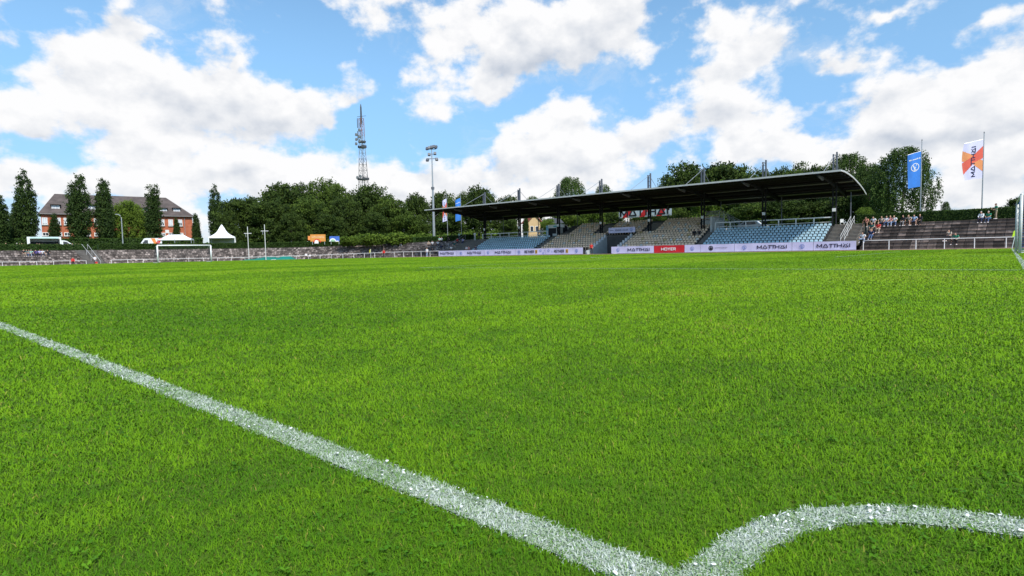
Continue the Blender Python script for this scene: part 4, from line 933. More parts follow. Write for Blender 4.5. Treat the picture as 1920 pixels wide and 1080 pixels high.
WOOD = [(0, 452, 366, 92, 172, 'dark round tree at the left end of the wood'), (1, 482, 368, 74, 176, 'dark tree in the wood right of the pointed tent'), (2, 536, 342, 104, 182, 'tall dark tree in the wood behind the crossed white poles'),
    (0, 506, 372, 78, 166, 'lower dark tree at the front edge of the wood'), (1, 585, 362, 86, 168, 'mid green tree in the wood above the orange board'), (2, 562, 343, 80, 190, 'dark tree peeking over the wood left of its middle'),
    (4, 620, 338, 84, 184, 'tallest tree of the wood, paler crown top'), (0, 650, 366, 70, 170, 'dark tree in the wood right of the orange board'), (2, 696, 344, 92, 178, 'broad dark tree at the foot of the lattice tower'),
    (1, 735, 362, 72, 172, 'green tree in the wood right of the lattice tower'), (0, 668, 356, 60, 192, 'dark tree in the wood just left of the lattice tower'), (0, 785, 360, 62, 180, 'dark tree left of the floodlight mast'), (2, 830, 358, 66, 184, 'dark tree right of the floodlight mast'),
    (4, 868, 362, 50, 178, 'green tree behind the left blue flag'), (0, 905, 346, 78, 176, 'tall dark tree behind the left end of the stand roof'), (2, 950, 366, 64, 178, 'dark tree behind the first roof mast'), (1, 765, 395, 70, 168, 'low tree between the wood and the floodlight mast'), (0, 430, 392, 40, 168, 'low dark tree right behind the pointed white tent'), (2, 548, 398, 60, 160, 'low dark tree behind the pair of crossed poles'), (0, 618, 398, 70, 162, 'low dark tree behind the blue board'), (2, 700, 398, 70, 164, 'low dark tree below the lattice tower'), (0, 840, 400, 76, 160, 'low dark tree behind the left flagpoles')]
for (k, px, top, w, D, lab) in WOOD: plant(BROAD[k], 'broadleaf_tree', lab, px, top, D, w, group='trees of the wood left of the stand')
BEH = [(3, 1066, 390, 62, 150, 'light green tree under the roof above the left beige seats'), (3, 1110, 378, 60, 140, 'light green tree left of the hanging banner'), (1, 1150, 385, 50, 150, 'green tree just left of the hanging banner'),
    (1, 1262, 384, 60, 136, 'green tree behind the right half of the hanging banner'), (2, 1290, 304, 104, 142, 'tall dark tree above the middle of the stand roof'), (0, 1348, 298, 118, 144, 'broad dark tree over the roof beside the sixth mast'), (3, 1325, 345, 76, 128, 'pale green tree under the roof behind the metal stairs'), (1, 1400, 322, 80, 138, 'green tree over the roof left of the seventh mast'),
    (0, 1440, 330, 96, 134, 'dark tree between the seventh and eighth masts'), (1, 1492, 303, 80, 134, 'dense tree with a low crown over the roof'), (2, 1535, 308, 84, 130, 'dark tree left of the last roof mast'), (1, 1410, 375, 80, 118, 'green tree under the roof behind the white car'), (0, 1470, 370, 90, 116, 'dark tree under the roof behind the right blue seats'), (2, 1530, 375, 80, 118, 'dark low tree under the roof near the last column'), (0, 1580, 360, 60, 116, 'dark tree beside the curved right end of the roof'), (1, 1215, 392, 70, 140, 'green tree behind the middle of the hanging banner'),
    (2, 1425, 318, 90, 146, 'tall dark tree over the roof just left of the seventh mast'), (0, 1465, 312, 80, 148, 'dark tree over the roof just right of the seventh mast'), (1, 1385, 312, 90, 150, 'green tree over the roof between the sixth and seventh masts'), (2, 1640, 345, 80, 130, 'dark tree filling the gap between the roof end and the big birch'), (2, 1255, 330, 70, 150, 'dark tree over the roof at the left end of the tree group')]
for (k, px, top, w, D, lab) in BEH: plant(BROAD[k], 'broadleaf_tree', lab, px, top, D, w, group='trees behind the stand')
plant(BIRCH[0], 'birch_tree', 'big weeping birch with drooping twigs beside the right blue flag', 1690, 277, 112, 112, base_w=8.0)
plant(BIRCH[1], 'birch_tree', 'weeping birch just right of the roof end', 1630, 308, 118, 74, base_w=8.0)
plant(BIRCH[1], 'birch_tree', 'tall airy birch behind the last roof mast', 1590, 288, 124, 96, base_w=8.0)
plant(BIRCH[0], 'birch_tree', 'birch rising over the roof between the second and third masts', 1070, 332, 160, 72, base_w=8.0)
plant(BIRCH[1], 'birch_tree', 'small birch over the roof beside the fourth mast', 1132, 346, 160, 44, base_w=8.0)
plant(BIRCH[1], 'birch_tree', 'small birch top over the roof left of the second mast', 1000, 368, 160, 40, base_w=8.0)
plant(BROAD[0], 'broadleaf_tree', 'dark tree behind the hedge next to the right goal', 1918, 366, 112, 60)
plant(BIRCH[1], 'sapling', 'thin pale sapling above the hedge between the two right flags', 1772, 378, 92, 16, base_w=8.0)
plant(BROAD[3], 'broadleaf_tree', 'small light green bush tree right of the roof end', 1622, 388, 104, 34)
# bushes along the wood's foot
BUSHM = tree_mesh([(0, 0, .7, 1.3, 1.3, .9), (.9, .3, .6, .9, .9, .7), (-.9, -.2, .6, .9, .9, .7), (.2, -.7, .9, .8, .8, .7)], 2600, .22, .2, 130, LEAF_LIGHT, .15)
for i, px in enumerate(range(652, 962, 16)):
    D = 138+6*math.sin(i*1.7); p = atD(px, 445, D); o = link_mesh('bush', BUSHM if i == 0 else bpy.data.meshes['crown.%03d' % 0] if False else BUSHM, None)
    o.location = (p[0], p[1], TZ-.2); s_ = 1.0+.35*math.sin(i*2.3); o.scale = (s_*1.5, s_*1.5, s_*1.15); o.rotation_euler = (0, 0, i*1.9)
    tag(o, 'light green bush in the row of bushes below the dark wood', 'bush', 'row of bushes along the foot of the wood')
hedge('tall_hedge', 'tall dark hedge behind the food truck and the vans', [atD(px, 445, 168)[:2] for px in range(-60, 400, 20)], 2.0, lambda p: TZ-.6, 3.0, 9000, .45, LEAF_COL and HEDGE)
hedge('tall_hedge', 'dark hedge behind the pointed white tent', [atD(px, 445, 168)[:2] for px in range(395, 520, 20)], 2.0, lambda p: TZ-.6, 2.4, 3000, .45)
# wooded hill far away
def hill():
    V = []; F_ = []; nx, ny = 40, 10
    for j in range(ny+1):
        for i in range(nx+1):
            c = atD(380+130*i/nx, 440, 520+14*j); a = i/nx; f = math.sin(math.pi*min(1, j/ny*.5+.0)); h = 15*(.75+.25*math.sin(a*9)+.12*math.sin(a*31))*f*(1 if a < .85 else .8); V.append((c[0], c[1], 2+h))
    F_ = [(j*(nx+1)+i, j*(nx+1)+i+1, (j+1)*(nx+1)+i+1, (j+1)*(nx+1)+i) for j in range(ny) for i in range(nx)]
    tag(link_mesh('hill', np_mesh('hill', V, F_, [4]*len(F_), True), pmat('distant_wood', (.05, .085, .035), .95, .4, .15)), kind='structure')
hill()

# ================================================================= BRICK BUILDING
def brick_mat():
    m = bpy.data.materials.new('red_brick'); m.use_nodes = True; nt = m.node_tree; b = nt.nodes['Principled BSDF']; N = nt.nodes.new; L = nt.links.new
    tc = N('ShaderNodeTexCoord'); n = N('ShaderNodeTexNoise'); n.inputs['Scale'].default_value = 1.1; n.inputs['Detail'].default_value = 8; L(tc.outputs['Object'], n.inputs['Vector'])
    w = N('ShaderNodeTexWave'); w.bands_direction = 'Z'; w.inputs['Scale'].default_value = 2.2; w.inputs['Distortion'].default_value = .4; L(tc.outputs['Object'], w.inputs['Vector'])
    cr = N('ShaderNodeValToRGB'); L(n.outputs[0], cr.inputs[0]); cr.color_ramp.elements[0].position = .3; cr.color_ramp.elements[1].position = .7; cr.color_ramp.elements[0].color = (.42, .115, .055, 1); cr.color_ramp.elements[1].color = (.56, .18, .095, 1)
    mx = N('ShaderNodeMix'); mx.data_type = 'RGBA'; mx.blend_type = 'MULTIPLY'; mx.inputs[0].default_value = .25; L(cr.outputs[0], mx.inputs[6]); L(w.outputs['Color'], mx.inputs[7])
    L(mx.outputs[2], b.inputs['Base Color']); b.inputs['Roughness'].default_value = .9; return m
BRICK = brick_mat(); TILE = pmat('brown_roof_tile', (.085, .066, .060), .85, .3, .8)
def depth_at(px, py, dep): d = ray(px, py); return CAM+d*dep
A = depth_at(76.5, 402, 146); B = depth_at(360, 406.5, 166)
bd = np.array([B[0]-A[0], B[1]-A[1]]); BL = np.linalg.norm(bd); bu = bd/BL; bn = np.array([bu[1], -bu[0]])      # bn towards the pitch
if bn@(CAM[:2]-A[:2]) < 0: bn = -bn
brot = math.atan2(bu[1], bu[0]); EAVE = (A[2]+B[2])/2; GZ = TZ-.5
house = empty('brick_building', (A[0], A[1], GZ), 'two storey red brick building with dark hipped roof and dormers', 'building', rz=brot)
def W(u, v, z): q = A[:2]+bu*u-bn*v; return (q[0], q[1], z)       # u along the front, v backwards
def wall_uv(px, py, v=0.):
    d = ray(px, py); o = A[:2]-bn*v; t = ((o-CAM[:2])@bn)/(d[:2]@bn); p = CAM+d*t; return (p[:2]-A[:2])@bu, p[2]
DEP = 13.
mb = MB(); c = [W(0, 0, 0), W(BL, 0, 0), W(BL, DEP, 0), W(0, DEP, 0)]
mb.add([(p[0], p[1], GZ-.5) for p in c]+[(p[0], p[1], EAVE) for p in c], [(3, 2, 1, 0), (0, 1, 5, 4), (1, 2, 6, 5), (2, 3, 7, 6), (3, 0, 4, 7), (4, 5, 6, 7)]); mb.build('wall', BRICK, house)
RZ = (wall_uv(102, 363, DEP/2)[1]+wall_uv(311, 371, DEP/2)[1])/2; ru0, ru1 = wall_uv(102, 363, DEP/2)[0], wall_uv(311, 371, DEP/2)[0]
o_ = .55
mb = MB(); e = [W(-o_, -o_, EAVE-.05), W(BL+o_, -o_, EAVE-.05), W(BL+o_, DEP+o_, EAVE-.05), W(-o_, DEP+o_, EAVE-.05)]
R0_, R1_ = W(ru0, DEP/2, RZ), W(ru1, DEP/2, RZ)
mb.add(e+[(p[0], p[1], p[2]+.22) for p in e]+[R0_, R1_], [(3, 2, 1, 0), (0, 1, 5, 4), (1, 2, 6, 5), (2, 3, 7, 6), (3, 0, 4, 7), (4, 5, 9, 8), (5, 6, 9), (6, 7, 8, 9), (7, 4, 8)])
roofb = mb.build('roof', TILE, house)
mb = MB(); mb.beam(W(-o_, -o_-.08, EAVE+.1), W(BL+o_, -o_-.08, EAVE+.1), .14, .16); mb.build('gutter', pmat('zinc_gutter', (.25, .24, .23), .5, .1, 2), house)
WINW = pmat('white_window_frame', (.80, .80, .78), .5, .05, 2); CURT = pmat('pale_curtain', (.60, .62, .66), .8, .1, 3)
def window(u, z, w, h, v=0., blind=.6):
    mb = MB(); f = .14; vv = v-.06
    for du, dz_, a, b_ in ((0, h/2-f/2, w, f), (0, -h/2+f/2, w, f), (-w/2+f/2, 0, f, h-2*f), (w/2-f/2, 0, f, h-2*f), (0, .0, .09, h-2*f)): mb.box(W(u+du, vv, z+dz_), (a, .14, b_), brot)
    fr = mb.build('window', WINW, house)
    mb = MB(); mb.box(W(u, v-.03, z), (w-2*f, .05, h-2*f), brot); mb.build('pane', GLASS, fr)
    if blind: hh = (h-2*f)*blind; mb = MB(); mb.box(W(u, v-.065, z+h/2-f-hh/2), (w-2*f, .02, hh), brot); mb.build('blind', CURT, fr)
    mb = MB(); mb.box(W(u, v-.12, z-h/2-.06), (w+.3, .28, .1), brot); mb.build('sill', CONC, fr)
uA, zA = wall_uv(124.6, 415); uB, zB = wall_uv(319.8, 418); zu = (zA+zB)/2; 
us = [wall_uv(px, 415)[0] for px in (84, 109, 124.6, 146, 163, 181, 203, 222, 246, 265, 283, 304, 319.8, 337.5)]
for i, u in enumerate(us): window(u, zu, 1.1, 1.85, 0, (.9, .5, .75, .6)[i % 4])
zg = (wall_uv(127.5, 437.7)[1]+wall_uv(270, 441)[1])/2
for i, u in enumerate(us): window(u, zg, 1.3, .95, 0, (0, .4)[i % 2])
for px in (104.5, 172, 222, 270, 306.5, 331.3):
    u, z = wall_uv(px, 391 if px < 200 else 396.5, 1.6); mb = MB(); mb.box(W(u, 3.0, z+.1), (1.9, 3.4, 1.7), brot); dm = mb.build('dormer', TILE, house)
    mb = MB(); mb.box(W(u, 2.6, z+1.0), (2.2, 3.8, .12), brot); mb.build('dormer_roof', TILE, dm)
    mb = MB(); mb.box(W(u, 1.26, z+.12), (1.5, .06, 1.15), brot); mb.build('window', CURT, dm)
    mb = MB()
    for du, dzz, a, b_ in ((0, .58, 1.6, .12), (0, -.58, 1.6, .12), (-.76, 0, .12, 1.05), (.76, 0, .12, 1.05), (0, 0, .08, 1.05)): mb.box(W(u+du, 1.2, z+.12+dzz), (a, .1, b_), brot)
    mb.build('window_frame', WINW, dm)
# brick gable in the middle of the front
u, _ = wall_uv(232, 405); mb = MB(); zt_ = wall_uv(232, 390)[1]
mb.prism([(-3.4, -4), (3.4, -4), (3.4, .3), (0, zt_-EAVE), (-3.4, .3)], W(u, -.25, EAVE), (bu[0], bu[1], 0), EZ, (-bn[0], -bn[1], 0), .5); mb.build('gable', BRICK, house)
mb = MB(); ud = wall_uv(346, 420)[0]; mb.beam(W(ud, -.1, GZ), W(ud, -.1, EAVE), .14); mb.build('downpipe', STEEL, house)
ud, zd = wall_uv(313.5, 434); mb = MB(); mb.box(W(ud, -.05, zd), (.9, .08, .9), brot); mb.build('notice', WHITE, house)
# houses behind the stand
def cottage(px0, px1, peave, ptop, D, wallc, roofc, label, gable=True):
    p0, p1 = atD(px0, 430, D), atD(px1, 430, D+1); c = (p0+p1)/2; w = np.linalg.norm((p1-p0)[:2]); rz = math.atan2(*(p1-p0)[[1, 0]]); ze = atD((px0+px1)/2, peave, D)[2]; zt_ = atD((px0+px1)/2, ptop, D)[2]; z0 = TZ-.4
    root = empty('house', (c[0], c[1], z0), label, 'house', rz=rz); ex = np.array([math.cos(rz), math.sin(rz)]); ey = np.array([-ex[1], ex[0]])
    P = lambda u, v, z: (c[0]+ex[0]*u+ey[0]*v, c[1]+ex[1]*u+ey[1]*v, z); dpt = 4.
    mb = MB(); mb.prism([(-w/2, z0), (w/2, z0), (w/2, ze), (0, zt_), (-w/2, ze)] if gable else [(-w/2, z0), (w/2, z0), (w/2, ze), (-w/2, ze)], (c[0], c[1], 0), (*ex, 0), EZ, (*ey, 0), dpt); mb.build('wall', wallc, root)
    mb = MB()
    if gable:
        for s_ in (-1, 1): mb.add([P(0, -.4, zt_+.15), P(s_*(w/2+.4), -.4, ze-.1), P(s_*(w/2+.4), dpt+.4, ze-.1), P(0, dpt+.4, zt_+.15), P(0, -.4, zt_-.05), P(s_*(w/2+.4), -.4, ze-.3), P(s_*(w/2+.4), dpt+.4, ze-.3), P(0, dpt+.4, zt_-.05)], [(0, 1, 2, 3), (7, 6, 5, 4), (0, 4, 5, 1), (2, 6, 7, 3), (1, 5, 6, 2)])
    else: mb.add([P(-w/2-.4, -.4, ze), P(w/2+.4, -.4, ze), P(w/2+.4, dpt, ze), P(-w/2-.4, dpt, ze), P(-w/2-.2, dpt/2, zt_), P(w/2+.2, dpt/2, zt_)], [(3, 2, 1, 0), (0, 1, 5, 4), (2, 3, 4, 5), (1, 2, 5), (3, 0, 4)])
    mb.build('roof', roofc, root)
    for u in (-w*.2, w*.2): m2 = MB(); m2.box(P(u, -.02, ze-1.6), (.8, .06, 1.3), rz); fr = m2.build('window', WINW, root); m3 = MB(); m3.box(P(u, -.06, ze-1.6), (.62, .04, 1.1), rz); m3.build('pane', GLASS, fr)
YELW = pmat('yellow_render', (.55, .38, .20), .9, .1, 1); REDT = pmat('red_roof_tile', (.26, .05, .03), .85, .2, 1); SLATE = pmat('slate_roof', (.05, .052, .06), .7, .2, 1)
cottage(990, 1014, 416, 401, 136, YELW, REDT, 'yellow rendered house with red roof seen below the stand roof')
plant(COLT[2], 'columnar_tree', 'narrow dark tree in front of the yellow house', 986, 404, 130, 15, rz=1, base_w=3.0)
plant(BROAD[0], 'broadleaf_tree', 'low dark tree left of the yellow house', 955, 408, 131, 40)
plant(BROAD[3], 'broadleaf_tree', 'light green round tree right of the yellow house', 1027, 410, 130, 34)
cottage(1034, 1054, 418, 408, 140, pmat('grey_render', (.4, .4, .4), .9, .1, 1), SLATE, 'grey house with dark slate roof beside the yellow house', False)

# ================================================================= TOWER, MASTS, POLES, FLAGS
def tower():
    D = 330.; sc = D/100.; b0 = atD(683.5, 400, D); top = atD(680, 200, D)[2]; z0 = TZ
    root = empty('lattice_tower', (b0[0], b0[1], z0), 'tall red and white lattice radio tower rising behind the wood', 'tower'); x, y = b0[0], b0[1]
    px2m = D*math.cos(math.atan(-278/F))/F; zy = lambda py: atD(681, py, D)[2]
    secs = [(455, 11.5), (345, 8.2), (327, 7.4), (275, 5.2), (222, 4.3)]
    RW = pmat('faded_red_paint', (.30, .13, .11), .6, .15, 2); GS = pmat('grey_lattice', (.06, .063, .07), .6, .15, 2); WS = pmat('white_lattice', (.26, .26, .26), .6, .15, 2)
    def half(z):
        zs = [zy(s[0]) for s in secs]; return np.interp(z, zs, [s[1]*px2m*.74 for s in secs])
    zlev = list(np.linspace(z0, zy(222), 24))
    for part, lo, hi, mt in (('lower_lattice', 0, 16, GS), ('upper_lattice', 16, 20, WS), ('top_lattice', 20, 23, RW)):
        mb = MB(); t = .20
        for i in range(lo, hi):
            za, zb = zlev[i], zlev[i+1]; ha, hb = half(za), half(zb)
            ca = [(x+sx_*ha, y+sy_*ha, za) for sx_, sy_ in ((-1, -1), (1, -1), (1, 1), (-1, 1))]; cb = [(x+sx_*hb, y+sy_*hb, zb) for sx_, sy_ in ((-1, -1), (1, -1), (1, 1), (-1, 1))]
            for k in range(4):
                mb.beam(ca[k], cb[k], t); mb.beam(cb[k], cb[(k+1) % 4], t*.5)
                mb.beam(ca[k], cb[(k+1) % 4], t*.45) if i % 2 else mb.beam(ca[(k+1) % 4], cb[k], t*.45)
        mb.build(part, mt, root)
    for py, r, h in ((337, 7.6, .7), (277, 5.6, .8), (267, 5., .5)):
        z = zy(py); mb = MB(); mb.box((x, y, z), (r*px2m*2, r*px2m*2, .4))
        for s1 in (-1, 1): mb.box((x+s1*r*px2m, y, z+h*.9), (.12, r*px2m*2, h*1.3)); mb.box((x, y+s1*r*px2m, z+h*.9), (r*px2m*2, .12, h*1.3)) if s1 > 0 else None
        mb.build('platform', GS, root)
    for i, (py, dx) in enumerate([(262, -5), (266, 5), (270, -6), (258, 4), (253, -5), (333, -6), (332, 4), (246, 5)]):
        mb = MB(); mb.tube([(x+dx*px2m, y-2.2, zy(py)), (x+dx*px2m, y-2.8, zy(py))], [.75, .9], 10); mb.build('dish', WS, root)
    for i, (dx, p0, p1) in enumerate([(-4.5, 240, 222), (4.5, 240, 223), (-4.8, 262, 246), (5, 262, 246)]): mb = MB(); mb.tube([(x+dx*px2m, y-1.6, zy(p0)), (x+dx*px2m, y-1.6, zy(p1))], .2, 6); mb.build('panel_antenna', GS, root)
    mb = MB(); mb.tube([(x, y, zy(232)), (x, y, zy(201)), (x, y, zy(195))], [.55, .4, .12], 6); mb.beam((x-7.5*px2m*.75, y-7.5*px2m*.65, zy(219)), (x+9*px2m*.75, y+9*px2m*.65, zy(217.5)), .18); mb.build('antenna_mast', GS, root)
tower()
def floodlight():
    p = onS(814, 444, 10.2); z0 = TZ; x, y = p[0], p[1]; zt_ = onS(806, 279, 10.2)[2]; zc = onS(812, 353, 10.2)[2]
    root = empty('floodlight_mast', (x, y, z0), 'tall grey floodlight mast with a cluster of lamps left of the stand', 'floodlight')
    mb = MB(); mb.tube([(x, y, z0), (x, y, zc), (x, y, zc+.05), (x, y, zt_)], [.30, .22, .17, .10], 10); mb.build('pole', STEEL, root)
    mb = MB(); mb.tube([(x, y, z0), (x, y, z0+.5)], .42, 8); mb.build('base', CONC, root); mb = MB(); mb.tube([(x, y, zc-.25), (x, y, zc+.3)], .36, 8); mb.build('collar', GREYSTEEL, root)
    mb = MB(); ex = np.array([math.cos(YAW), math.sin(YAW)])
    for z, w in ((zt_, 1.0), (zt_-1.1, .7), (zt_-2.1, 1.0)): mb.beam((x-ex[0]*w, y-ex[1]*w, z-.15), (x+ex[0]*w, y+ex[1]*w, z-.15), .12)
    mb.build('crossarm', GREYSTEEL, root)
    for dx, z in ((-1.0, 0), (-.5, .15), (0, .3), (.5, .4), (.95, .3), (-.6, -1.3), (.7, -1.1), (-1.0, -2.5), (1.05, -2.4)):
        mb = MB(); mb.mi = 0; q = (x+ex[0]*dx, y+ex[1]*dx, zt_+z); mb.box(q, (.6, .4, .62), YAW+random.uniform(-.4, .4), -.5); lm = mb.build('lamp', GREYSTEEL, root)
        mb = MB(); mb.box((q[0]+.22*math.sin(YAW), q[1]-.22*math.cos(YAW), q[2]-.12), (.5, .06, .48), YAW, -.5); mb.build('lamp_glass', GLASS, lm)
floodlight()
def flag(px, s, pbase, ptop, fx0, fy0, fx1, fy1, label, plabel, kind, bulge=.0):
    """flagpole in row `ptop`..`pbase`, hanging banner flag left of it between the given picture corners"""
    p = onS(px, pbase, s); x, y = p[0], p[1]; zt_ = onS(px, ptop, s)[2]; root = empty('flagpole', (x, y, TZ), plabel, 'flagpole')
    mb = MB(); mb.tube([(x, y, TZ-.1), (x, y, zt_)], [.075, .04], 8); mb.build('pole', STEEL, root); mb = MB(); mb.tube([(x, y, zt_), (x, y, zt_+.16)], [.07, .03], 8); mb.build('finial', GREYSTEEL, root)
    dep = np.dot(np.array([x, y, 3])-CAM, FW); ex = np.array([-math.cos(YAW), -math.sin(YAW)]); m = dep/F*1.0
    zt2 = onS(px, fy0, s)[2]; zb = onS(px, fy1, s)[2]; w = (px-fx0)*m-.08; H = zt2-zb; ft = empty('flag', (x, y, zb), label, 'flag')
    fw3 = np.array([FW[0], FW[1], 0]); fw3 /= np.linalg.norm(fw3)
    def surf(a, b, off=0.):                                       # a 0..1 away from the pole, b 0..1 upwards
        wv = .10*math.sin(a*5+b*3)*a+.06*math.sin(a*9-b*2)*a; droop = -.07*H*a*(.4+.6*b)-.03*H*a*a; wid = w*a*(1+bulge*math.sin(math.pi*b))
        q = np.array([x, y, zb])+np.append(ex, 0)*(.08+wid)+fw3*(wv-off)+np.array([0, 0, b*H+droop]); return q
    def sheet(mb, f0, off, nu=10, nv=16):
        V = [surf(i/nu, k/nv, off) for i in range(nu+1) for k in range(nv+1)]; mb.add(V, [(i*(nv+1)+k, i*(nv+1)+k+1, (i+1)*(nv+1)+k+1, (i+1)*(nv+1)+k) for i in range(nu) for k in range(nv) if f0((i+.5)/nu, (k+.5)/nv)])
    def onflag(polys, mat, nm, off=.02):
        mb = MB()
        for poly in polys: mb.add([surf(a, b, off) for a, b in poly], [tuple(range(len(poly)))])
        mb.build(nm, mat, ft)
    mb = MB(); sheet(mb, lambda a, b: True, 0.); mb.build('cloth', BLUE if kind == 'blue' else VINYL, ft, True)
    mb = MB(); mb.tube([surf(0, 1)+[.0, 0, .02], surf(1, 1)+[0, 0, .02]], .03, 6); mb.build('top_rod', STEEL, ft)
    if kind == 'blue':
        asp = w/H; polys = []; cx, cy, r = .47, .58, .34
        for i in range(28):
            u, v = 6.283*i/28, 6.283*(i+1)/28; polys.append([(cx+r0*math.cos(t), cy+r0*math.sin(t)*asp) for r0, t in ((r*.86, u), (r, u), (r, v), (r*.86, v))])
        Q = lambda q: [(cx-a*r, cy+b*r*asp) for a, b in q]
        polys += [Q([(-.62, .5), (-.36, .55), (-.02, -.3), (-.16, -.5)]), Q([(.10, .1), (.30, .12), (.06, -.45), (-.06, -.5)]), Q([(.2, .35), (.4, .38), (.46, .62), (.26, .6)]), Q([(-.45, -.6), (.42, -.6), (.42, -.5), (-.45, -.5)]), Q([(-.3, -.76), (.3, -.76), (.3, -.67), (-.3, -.67)])]
        for k, (a0, a1) in enumerate([(.06, .14), (.22, .30), (.33, .40), (.42, .5), (.52, .58), (.60, .67), (.72, .78), (.81, .92)]): polys.append([(a0, .80), (a1, .80), (a1, .825+.012*(k in (0, 1, 7))), (a0, .825+.012*(k in (0, 1, 7)))])
        onflag([[(min(1, max(0, a)), b) for a, b in p] for p in polys], WHITE, 'emblem')
    else:
        X = lambda lo, hi, a0, a1, t: None
        def inq(a, b, q):
            c_ = [(q[(i+1) % len(q)][0]-q[i][0])*(b-q[i][1])-(q[(i+1) % len(q)][1]-q[i][1])*(a-q[i][0]) for i in range(len(q))]; return all(v >= 0 for v in c_) or all(v <= 0 for v in c_)
        mb = MB(); sheet(mb, lambda a, b: inq(a, b, [(0, .84), (0, .52), (.5, .42), (.5, .62)]) or inq(a, b, [(1, .16), (1, .47), (.5, .62), (.5, .40)]), .014, 40, 60); mb.build('red_cross', pmat('red_cross_print', (.66, .10, .06), .6, .08, 2), ft, True)
        mb = MB(); sheet(mb, lambda a, b: inq(a, b, [(1, .80), (1, .52), (.5, .42), (.5, .62)]) or inq(a, b, [(0, .18), (0, .46), (.5, .62), (.5, .40)]), .011, 40, 60); mb.build('orange_cross', pmat('orange_cross_print', (.70, .26, .09), .6, .08, 2), ft, True)
        polys = []; tot = sum(GLYPH[c][0]+.16 for c in 'MATTHÄI'); pos = .06; sc = .86/tot; cw = .24
        for c in 'MATTHÄI':
            for st in GLYPH[c][1]:
                (x0, y0), (x1, y1) = st[0], st[1]; d = np.array([x1-x0, y1-y0]); n = np.array([-d[1], d[0]])/np.linalg.norm(d)*.10
                q = [(x0-n[0], y0-n[1]), (x1-n[0], y1-n[1]), (x1+n[0], y1+n[1]), (x0+n[0], y0+n[1])]; polys.append([(.38+cw*b, pos+a*sc) for a, b in q])
            pos += (GLYPH[c][0]+.16-(.14 if c == 'T' else 0))*sc
        onflag(polys, NAVY, 'lettering', .035)
flag(1725.5, 10.5, 396, 264, 1701, 284, 1724, 350, 'blue flag with white ring badge on the pole beside the birch', 'slim grey flagpole in front of the weeping birch, blue flag on it', 'blue')
flag(1841, 10.5, 391, 250, 1806, 262, 1838, 334, 'white flag with red and orange cross on the pole right of the sky gap', 'tall grey flagpole nearest the right goal, white and red flag on it', 'cross', .12)
flag(839.5, 10.5, 443, 364, 831, 372, 838, 414, 'small white and red flag partly behind the left end of the stand roof', 'grey flagpole next to the floodlight mast', 'cross')
flag(865.5, 10.5, 443, 360, 855, 371, 864, 413, 'small blue flag partly behind the left end of the stand roof', 'grey flagpole second from the floodlight mast', 'blue')
def crossed_pole(px, pb, pt, pa, s, label):
    p = onS(px, pb, s); x, y, z = p; z = dz(x); zt_ = onS(px-2, pt, s)[2]; za = onS(px, pa, s)[2]; root = empty('crossed_pole', (x, y, z), label, 'pole'); ex = np.array([math.cos(YAW+.3), math.sin(YAW+.3)])
    mb = MB(); mb.tube([(x, y, z), (x, y, zt_)], .075, 8); mb.build('pole', POSTW, root); mb = MB(); mb.beam((x-.75*ex[0], y-.75*ex[1], za), (x+.75*ex[0], y+.75*ex[1], za), .1, .1); mb.build('crossarm', WHITE, root)
    mb = MB(); mb.tube([(x-.4*ex[0], y-.4*ex[1], za), (x-.4*ex[0], y-.4*ex[1], za-.8)], .05, 6); mb.build('pulley', STEEL, root)
crossed_pole(466.8, 486, 425, 437.5, -2, 'white pole with crossarm, left one of the pair by the green tarpaulin')
crossed_pole(498.8, 489, 421, 433, -5, 'white pole with crossarm standing before the green tarpaulin, the taller looking one')
def street_lamp():
    p = atD(229.5, 440, 163); x, y = p[0], p[1]; zt_ = atD(228, 402, 163)[2]; root = empty('street_lamp', (x, y, TZ-.5), 'thin curved street lamp in front of the brick building', 'street lamp'); ex = np.array([-math.cos(YAW+.6), -math.sin(YAW+.6)])
    mb = MB(); mb.tube([(x, y, TZ-.5), (x, y, zt_-.9), (x+ex[0]*.2, y+ex[1]*.2, zt_-.3), (x+ex[0]*.6, y+ex[1]*.6, zt_)], [.13, .1, .09, .08], 8); mb.build('pole', STEEL, root); mb = MB(); mb.box((x+ex[0]*.8, y+ex[1]*.8, zt_), (.7, .25, .14), YAW+.6); mb.build('lamp_head', STEEL, root)
street_lamp()

